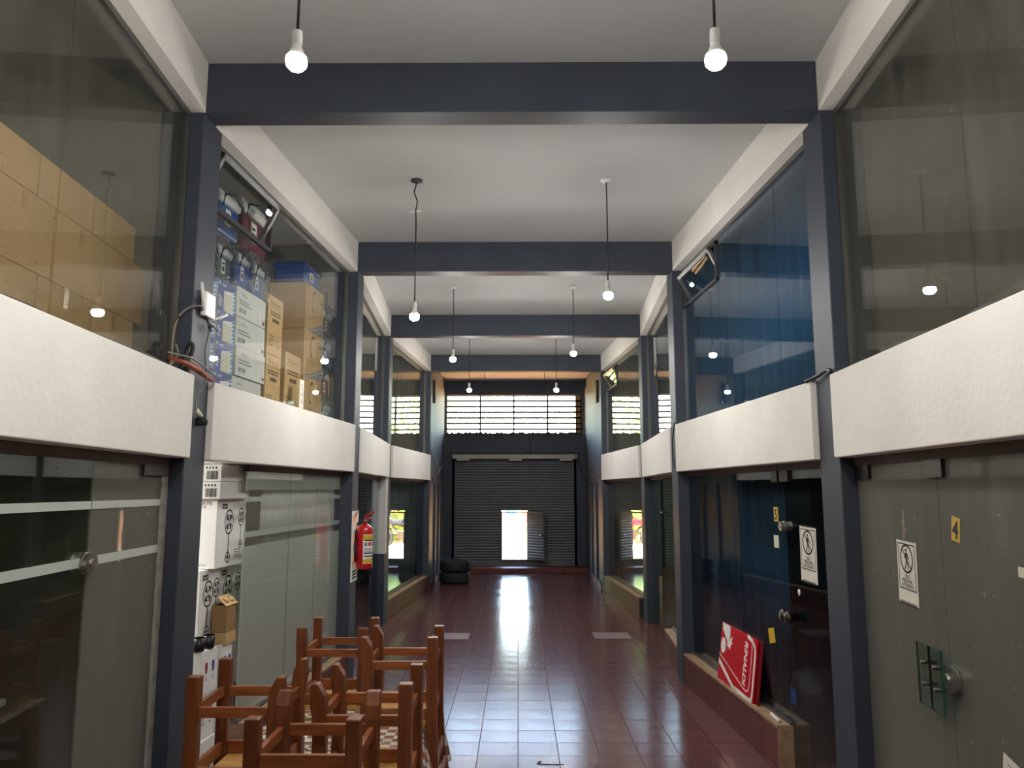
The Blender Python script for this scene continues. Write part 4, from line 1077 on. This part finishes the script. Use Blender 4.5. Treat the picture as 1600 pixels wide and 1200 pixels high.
# ---- contents of the shops on the red sign side
n = 70; m_ = MB(); vs_ = []
def curtain(label, sd, y0, y1, t, z0, z1, mt, amp=.03, freq=30):
    n = 90; vs_ = []; m_ = MB()
    for i in range(n + 1):
        y = y0 + (y1 - y0) * i / n; a = P(sd, y, t + amp * math.sin(i / n * (y1 - y0) * freq) + amp * .4 * math.sin(i * .9), z0)
        vs_ += [a, Vector((a.x, a.y, z1)), a + Vector((sd * .004, 0, 0)), Vector((a.x + sd * .004, a.y, z1))]
    fs = []
    for i in range(n):
        b0 = i * 4; b1 = b0 + 4; fs += [(b0, b1, b1 + 1, b0 + 1), (b0 + 3, b1 + 3, b1 + 2, b0 + 2), (b0 + 1, b1 + 1, b1 + 3, b0 + 3), (b0 + 2, b1 + 2, b1, b0)]
    m_.add(vs_, fs, 0, True); tag(m_.build('curtain', mt), label, 'curtain')
curtain('blue curtain filling the upper window above the leaning red boards', 1, 4.62, 7.50, .55, 2.41, 4.2, 'room_blue')
curtain('blue curtain hanging behind the dark window of the red boards', 1, 6.15, 7.50, .45, .02, 2.05, 'room_blue')
curtain('pale curtain strip behind the last lower window on the extinguisher side', -1, 12.4, 14.1, .35, 1.2, 2.08, 'curtain_pale', .02)
for i, (y, t, z, w, d, h) in enumerate(((5.3, .9, 0, .5, .4, .42), (4.78, .5, 0, .2, .4, .30), (5.25, .92, .422, .4, .34, .28), (5.5, 1.6, 0, .6, .5, .7))):
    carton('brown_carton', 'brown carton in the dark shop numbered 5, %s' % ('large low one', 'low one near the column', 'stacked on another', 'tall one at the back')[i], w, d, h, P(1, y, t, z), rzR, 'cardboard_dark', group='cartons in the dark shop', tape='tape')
root = tag(empty('wrapped_roll', P(1, 5.62, .42, 0)), 'round bundle in clear plastic behind the dark window', 'bundle')
m_ = MB(); m_.lathe([(.0, .0), (.18, .0), (.20, .05), (.20, .42), (.15, .52), (.05, .55), (0, .55)], 20); m_.build('bundle', 'black_rubber', root)
m_ = MB(); m_.lathe([(.19, .0), (.215, .05), (.215, .43), (.17, .55), (.06, .59), (0, .6)], 14); m_.build('plastic_wrap', 'wrap', root)
m_ = MB(); m_.box(-.22, -.216, -.12, -.02, .36, .46); m_.build('blue_label', 'blue_plastic', root)

# ================================================================== FLOOR: hatches, tyres
for x, y, lab in ((-.84, 9.95, 'pale square inspection hatch in the floor on the extinguisher side'), (1.18, 10.0, 'pale square inspection hatch in the floor on the red sign side')):
    root = tag(empty('floor_hatch', (x, y, 0)), lab, 'hatch', 'floor hatches')
    m_ = MB(); m_.box(-.24, .24, -.22, .22, 0.0008, .003); m_.build('frame', 'dark_brown', root)
    m_ = MB(); m_.box(-.225, .225, -.205, .205, .003, .0045); m_.build('lid', 'hatch', root)
tp = [(.165, .0), (.24, .0), (.285, .02), (.304, .05), (.304, .175), (.285, .205), (.24, .225), (.165, .225), (.150, .20), (.165, .18), (.25, .17), (.25, .055), (.165, .045), (.15, .025), (.165, .0)]
for k, lab in enumerate(('black tyre at the bottom of the pair by the end wall', 'black tyre lying on top of the other by the end wall')):
    root = tag(empty('car_tyre', (-1.24 + .01 * k, 15.45, .002 + .2265 * k)), lab, 'tyre', 'stacked tyres')
    m_ = MB(); m_.lathe(tp, 32); m_.build('carcass', 'black_rubber', root)
    m_ = MB()
    for zz in (.07, .105, .14):
        m_.lathe([(.3035, zz), (.3065, zz + .004), (.3065, zz + .018), (.3035, zz + .022)], 32)
    m_.build('tread', 'black_rubber', root, kind='stuff')

# ================================================================== TABLES AND UPTURNED CHAIRS
TZ = .66
TX0, TX1 = -1.258, -.464
def table(y0, y1, label, clabel):
    cxx, cyy = (TX0 + TX1) / 2, (y0 + y1) / 2; hx, hy = (TX1 - TX0) / 2, (y1 - y0) / 2
    root = tag(empty('wooden_table', (cxx, cyy, 0)), label, 'table', 'tables under the upturned chairs')
    m_ = MB(); m_.box(-hx + .006, hx - .006, -hy + .006, hy - .006, TZ - .032, TZ - .004); m_.build('tabletop', 'wood', root, bevel=.003)
    for sx in (-1, 1):
        for sy in (-1, 1):
            m_ = MB(); a, b_ = sx * (hx - .06), sy * (hy - .06); m_.box(a - .025, a + .025, b_ - .025, b_ + .025, 0, TZ - .032); m_.build('leg', 'wood', root)
    for nm, bx in (('apron', (-hx + .08, hx - .08, -hy + .045, -hy + .067)), ('apron', (-hx + .08, hx - .08, hy - .067, hy - .045)), ('apron', (-hx + .045, -hx + .067, -hy + .08, hy - .08)), ('apron', (hx - .067, hx - .045, -hy + .08, hy - .08))):
        m_ = MB(); m_.box(*bx, TZ - .12, TZ - .033); m_.build(nm, 'wood_rail', root)
    # cloth: top sheet and a flap over the open long side
    m_ = MB(); n = 40; vs_ = []; fs = []
    prof = [(-hx, TZ), (-hx * .3, TZ), (hx * .4, TZ), (hx, TZ), (hx + .001, TZ - .02), (hx + .002, TZ - .12), (hx + .003, TZ - .24), (hx + .003, TZ - .33)]
    for i in range(n + 1):
        yy = -hy + .004 + (2 * hy - .008) * i / n; yw = cyy + yy
        free = 1.0
        for (c0, c1) in ((3.05, 3.46), (4.0, 4.40)):
            free = min(free, max(0, min(1, max(c0 - yw, yw - c1) / .12)))
        for k, (px, pz) in enumerate(prof):
            drop = max(0, TZ - pz)
            out = free * drop * (.30 + .06 * math.sin(yw * 23)) if px > hx - .001 else 0
            vs_.append((px + out, yy, pz))
    q = len(prof)
    for i in range(n):
        for k in range(q - 1): fs.append((i * q + k, i * q + k + 1, (i + 1) * q + k + 1, (i + 1) * q + k))
    m_.add(vs_, fs, 0, False)
    o = tag(m_.build('tablecloth', 'oilcloth', loc=(cxx, cyy, 0)), clabel, 'tablecloth', 'checked oilcloths')
    sd_ = o.modifiers.new('thick', 'SOLIDIFY'); sd_.thickness = .003; sd_.offset = -1
table(2.682, 3.64, 'wooden table under the three nearer upturned chairs', 'brown and white checked fruit oilcloth on the nearer table')
table(3.645, 4.592, 'wooden table under the two farther upturned chairs', 'brown and white checked fruit oilcloth on the farther table')

def chair(label, x, y, rz, dz=0.0):
    """upturned: seat face on the table, leg tips up; back on local -x, hanging past the table edge"""
    root = tag(empty('wooden_chair', (x, y, TZ + .001 + dz), rz), label, 'chair', 'upturned wooden chairs on the tables')
    H, a, lw = .42, .165, .026
    m_ = MB(); m_.box(-a + lw + .002, a + lw, -a - lw + .004, a + lw - .004, 0, .022); m_.build('seat', 'wood_pale', root, bevel=.003)
    for sy in (-1, 1):                     # front legs with slanting tips
        yc = sy * a
        out = [(a - lw, .0225), (a + lw, .0225), (a + lw - .004, .16), (a + lw - .006, .27), (a + lw + .008, .35), (a + lw + .004, H), (a + .006, H), (a - lw + .004, .375), (a - lw - .002, .33), (a - lw - .004, .2)]
        m_ = MB(); m_.prism(out, lambda u, v, yc=yc: (u, yc + lw, v), lambda u, v, yc=yc: (u, yc - lw, v)); m_.build('leg', 'wood', root, bevel=.004)
    for sy in (-1, 1):                     # rear legs run on as back posts
        yc = sy * a
        out = [(-a - lw, H), (-a - lw, .0), (-a - lw - .012, -.2), (-a - lw - .05, -.41), (-a - .01 - .05, -.41), (-a + lw - .02, -.2), (-a + lw - .001, 0), (-a + lw, .12), (-a + lw, H)]
        m_ = MB(); m_.prism(out, lambda u, v, yc=yc: (u, yc - lw * .92, v), lambda u, v, yc=yc: (u, yc + lw * .92, v)); m_.build('leg', 'wood', root, bevel=.004)
    for nm, z0, z1, mt in (('seat_rail', .0225, .075, 'wood_rail'), ('stretcher', .262, .302, 'wood_rail')):
        for sgn in (-1, 1):
            m_ = MB(); m_.box(-a + lw, a - lw, sgn * a - .010, sgn * a + .010, z0, z1); m_.build(nm, mt, root, bevel=.002)
            m_ = MB(); m_.box(sgn * a - .010, sgn * a + .010, -a + lw, a - lw, z0 + (.004 if nm == 'stretcher' else 0), z1 + (.004 if nm == 'stretcher' else 0)); m_.build(nm, mt, root, bevel=.002)
    for sx in (-1, 1):
        m_ = MB(); m_.prism([(sx * (a - .012), .075), (sx * (a - .012), .078), (sx * (a - .10), .03), (sx * (a - .10), .024)], lambda u, v: (u, -a - .006, v), lambda u, v: (u, -a + .006, v)); m_.build('corner_block', 'wood_pale', root)
    for z0 in (-.17, -.27, -.37):
        xo = -a - .012 - .04 * max(0, (-z0 - .15)) / .26
        m_ = MB(); m_.box(xo - .019, xo - .003, -a + lw * .9, a - lw * .9, z0 - .025, z0 + .025); m_.build('back_slat', 'wood_rail', root, bevel=.003)
    return root
chair('upturned wooden chair beside the white glassware boxes, slanted tips toward the aisle', -1.127, 3.36, 0)
chair('upturned wooden chair nearest the viewer, standing in front of the others', -.70, 2.80, R(90))
chair('upturned wooden chair on the nearer table at the aisle edge', -.597, 3.255, R(180))
chair('upturned wooden chair farthest back, toward the frosted panes', -1.0, 4.46, R(-90), 0.0)
chair('upturned wooden chair on the farther table at the aisle edge', -.597, 4.19, R(180))

# ================================================================== OUTSIDE
m_ = MB(); m_.box(-40, 40, 17.95, 120, -.3, -.02)
tag(m_.build('ground_outside', 'earth'), 'sunlit pale earth yard outside the wicket door', kind='structure')
kb = MB(); kb.box(-12, 12, 24.0, 24.2, -.02, .06)
tag(kb.build('kerb_stone', 'kerb'), 'pale kerb line crossing the yard outside', 'kerb')
bw = MB(); bw.box(.15, 9, 44, 44.3, -.02, 1.1)
tag(bw.build('boundary_wall', 'brick_wall', bevel=.02), 'orange brick boundary wall far outside the wicket', kind='structure')
root = tag(empty('water_drum', (-.35, 42, -.02)), 'blue plastic drum standing far outside the wicket', 'drum')
m_ = MB(); m_.lathe([(0, 0), (.27, 0), (.29, .05), (.29, .28), (.30, .30), (.29, .32), (.29, .58), (.30, .6), (.29, .62), (.29, .84), (.26, .88), (0, .88)], 20); m_.build('body', 'blue_plastic', root)
m_ = MB(); m_.lathe([(.06, .88), (.06, .91), (0, .915)], 12, Matrix.Translation((.12, 0, 0))); m_.build('cap', 'print_white', root)
def tree(label, x, y, h, r, n=1500, low=.35, seed=1):
    rr = random.Random(seed)
    root = tag(empty('leafy_tree', (x, y, -.02)), label, 'tree', 'trees outside the end window')
    m_ = MB(); m_.tube([(0, 0, 0), (.06, .02, h * .3), (-.04, .05, h * .6), (0, 0, h * .85)], [.13, .10, .07, .03], 8); m_.build('trunk', 'bark', root)
    m_ = MB()
    for _ in range(n):
        while True:
            a, b_, c = rr.uniform(-1, 1), rr.uniform(-1, 1), rr.uniform(-1, 1)
            if .2 < a * a + b_ * b_ + c * c < 1: break
        c0 = Vector((a * r, b_ * r, h * (low + 1) / 2 + c * h * (1 - low) / 2)); sz = rr.uniform(.08, .17)
        d1 = Vector((rr.uniform(-1, 1), rr.uniform(-1, 1), rr.uniform(-1, .4))).normalized(); d2 = d1.cross(Vector((rr.uniform(-1, 1), rr.uniform(-1, 1), rr.uniform(-1, 1)))).normalized()
        m_.add([c0 - d1 * sz, c0 + d2 * sz * .45, c0 + d1 * sz, c0 - d2 * sz * .45], [(0, 1, 2, 3)])
    m_.build('foliage', 'leaf_green', root, kind='stuff')
tree('broad leafy tree outside, beyond the pier on the red sign side', 5.2, 31, 5.2, 1.9, 1900, .12, 1)
tree('leafy tree outside, beyond the pier on the tyre side', -5.2, 31, 4.8, 1.8, 1700, .12, 2)
tree('tall leafy tree far outside behind the blue drum', -6.5, 46, 9.0, 3.4, 2200, .25, 3)
tree('tall leafy tree far outside behind the brick wall', 6.8, 50, 9.5, 3.4, 2200, .25, 4)

tree('low bushy shrub outside the wicket on the red sign side', 2.9, 27.3, 3.0, 1.6, 2000, .0, 5)
tree('low bushy shrub outside the wicket on the tyre side', -3.0, 27.3, 3.0, 1.6, 2000, .0, 6)
def motorbike(label, x, y, rz, tankmat):
    root = tag(empty('motorbike', (x, y, -.02), rz), label, 'motorbike', 'motorbikes parked outside')
    for wx in (-.62, .62):
        M = Matrix.Translation((wx, 0, .30)) @ Matrix.Rotation(R(90), 4, 'X')
        m_ = MB(); m_.lathe([(.22, -.04), (.28, -.045), (.30, -.02), (.30, .02), (.28, .045), (.22, .04), (.22, -.04)], 24, M); w_ = m_.build('wheel', 'black_rubber', root)
        m_ = MB(); m_.lathe([(.05, -.05), (.05, .05)], 10, M)
        for k in range(8):
            a = k * math.pi / 4; m_.tube([(wx, 0, .30), (wx + .22 * math.cos(a), 0, .30 + .22 * math.sin(a))], .006, 5)
        m_.build('spokes', 'steel_dark', w_, kind='stuff')
    m_ = MB(); m_.tube([(.62, 0, .30), (.45, 0, .78), (.40, 0, .95)], .035, 8); m_.build('fork', 'steel_dark', root)
    m_ = MB(); m_.tube([(.42, -.34, 1.0), (.40, -.12, .98), (.40, .12, .98), (.42, .34, 1.0)], .016, 8); m_.build('handlebar', 'black_rubber', root)
    m_ = MB(); m_.tube([(.44, 0, .75), (.1, 0, .40), (-.25, 0, .40), (-.62, 0, .30)], .035, 8); m_.tube([(.42, 0, .80), (-.1, 0, .66), (-.75, 0, .68)], .03, 8); m_.build('frame', 'black_rubber', root)
    m_ = MB(); m_.box(-.18, .16, -.12, .12, .26, .56); m_.build('engine', 'steel_dark', root, bevel=.04)
    m_ = MB(); m_.box(-.05, .38, -.13, .13, .70, .90); m_.build('fuel_tank', tankmat, root, bevel=.06)
    m_ = MB(); m_.box(-.75, -.04, -.13, .13, .70, .80); m_.build('saddle', 'black_rubber', root, bevel=.04)
    m_ = MB(); m_.lathe([(0, .0), (.09, .02), (.10, .10), (.0, .12)], 14, Matrix.Translation((.46, 0, .88)) @ Matrix.Rotation(R(90), 4, 'Y')); m_.build('headlamp', 'chrome', root)
motorbike('black motorbike parked outside beyond the wicket on the red sign side', 1.65, 24.7, R(10), 'black_rubber')
motorbike('red and black motorbike parked outside beyond the wicket on the tyre side', -1.75, 24.7, R(170), 'sign_red')

# chipped tile edge in the foreground of the floor
m_ = MB(); pts = [(0, 0), (.05, .006), (.16, .0), (.17, .012), (.06, .018), (.012, .016), (.014, .05), (.022, .07), (.004, .075), (-.008, .05), (-.016, .02)]
m_.prism(pts, lambda u, v: (u, v, .0008), lambda u, v: (u, v, .0022)); m_.build('chipped_edge', 'print_black', floor, loc=(.14, 5.42, 0))
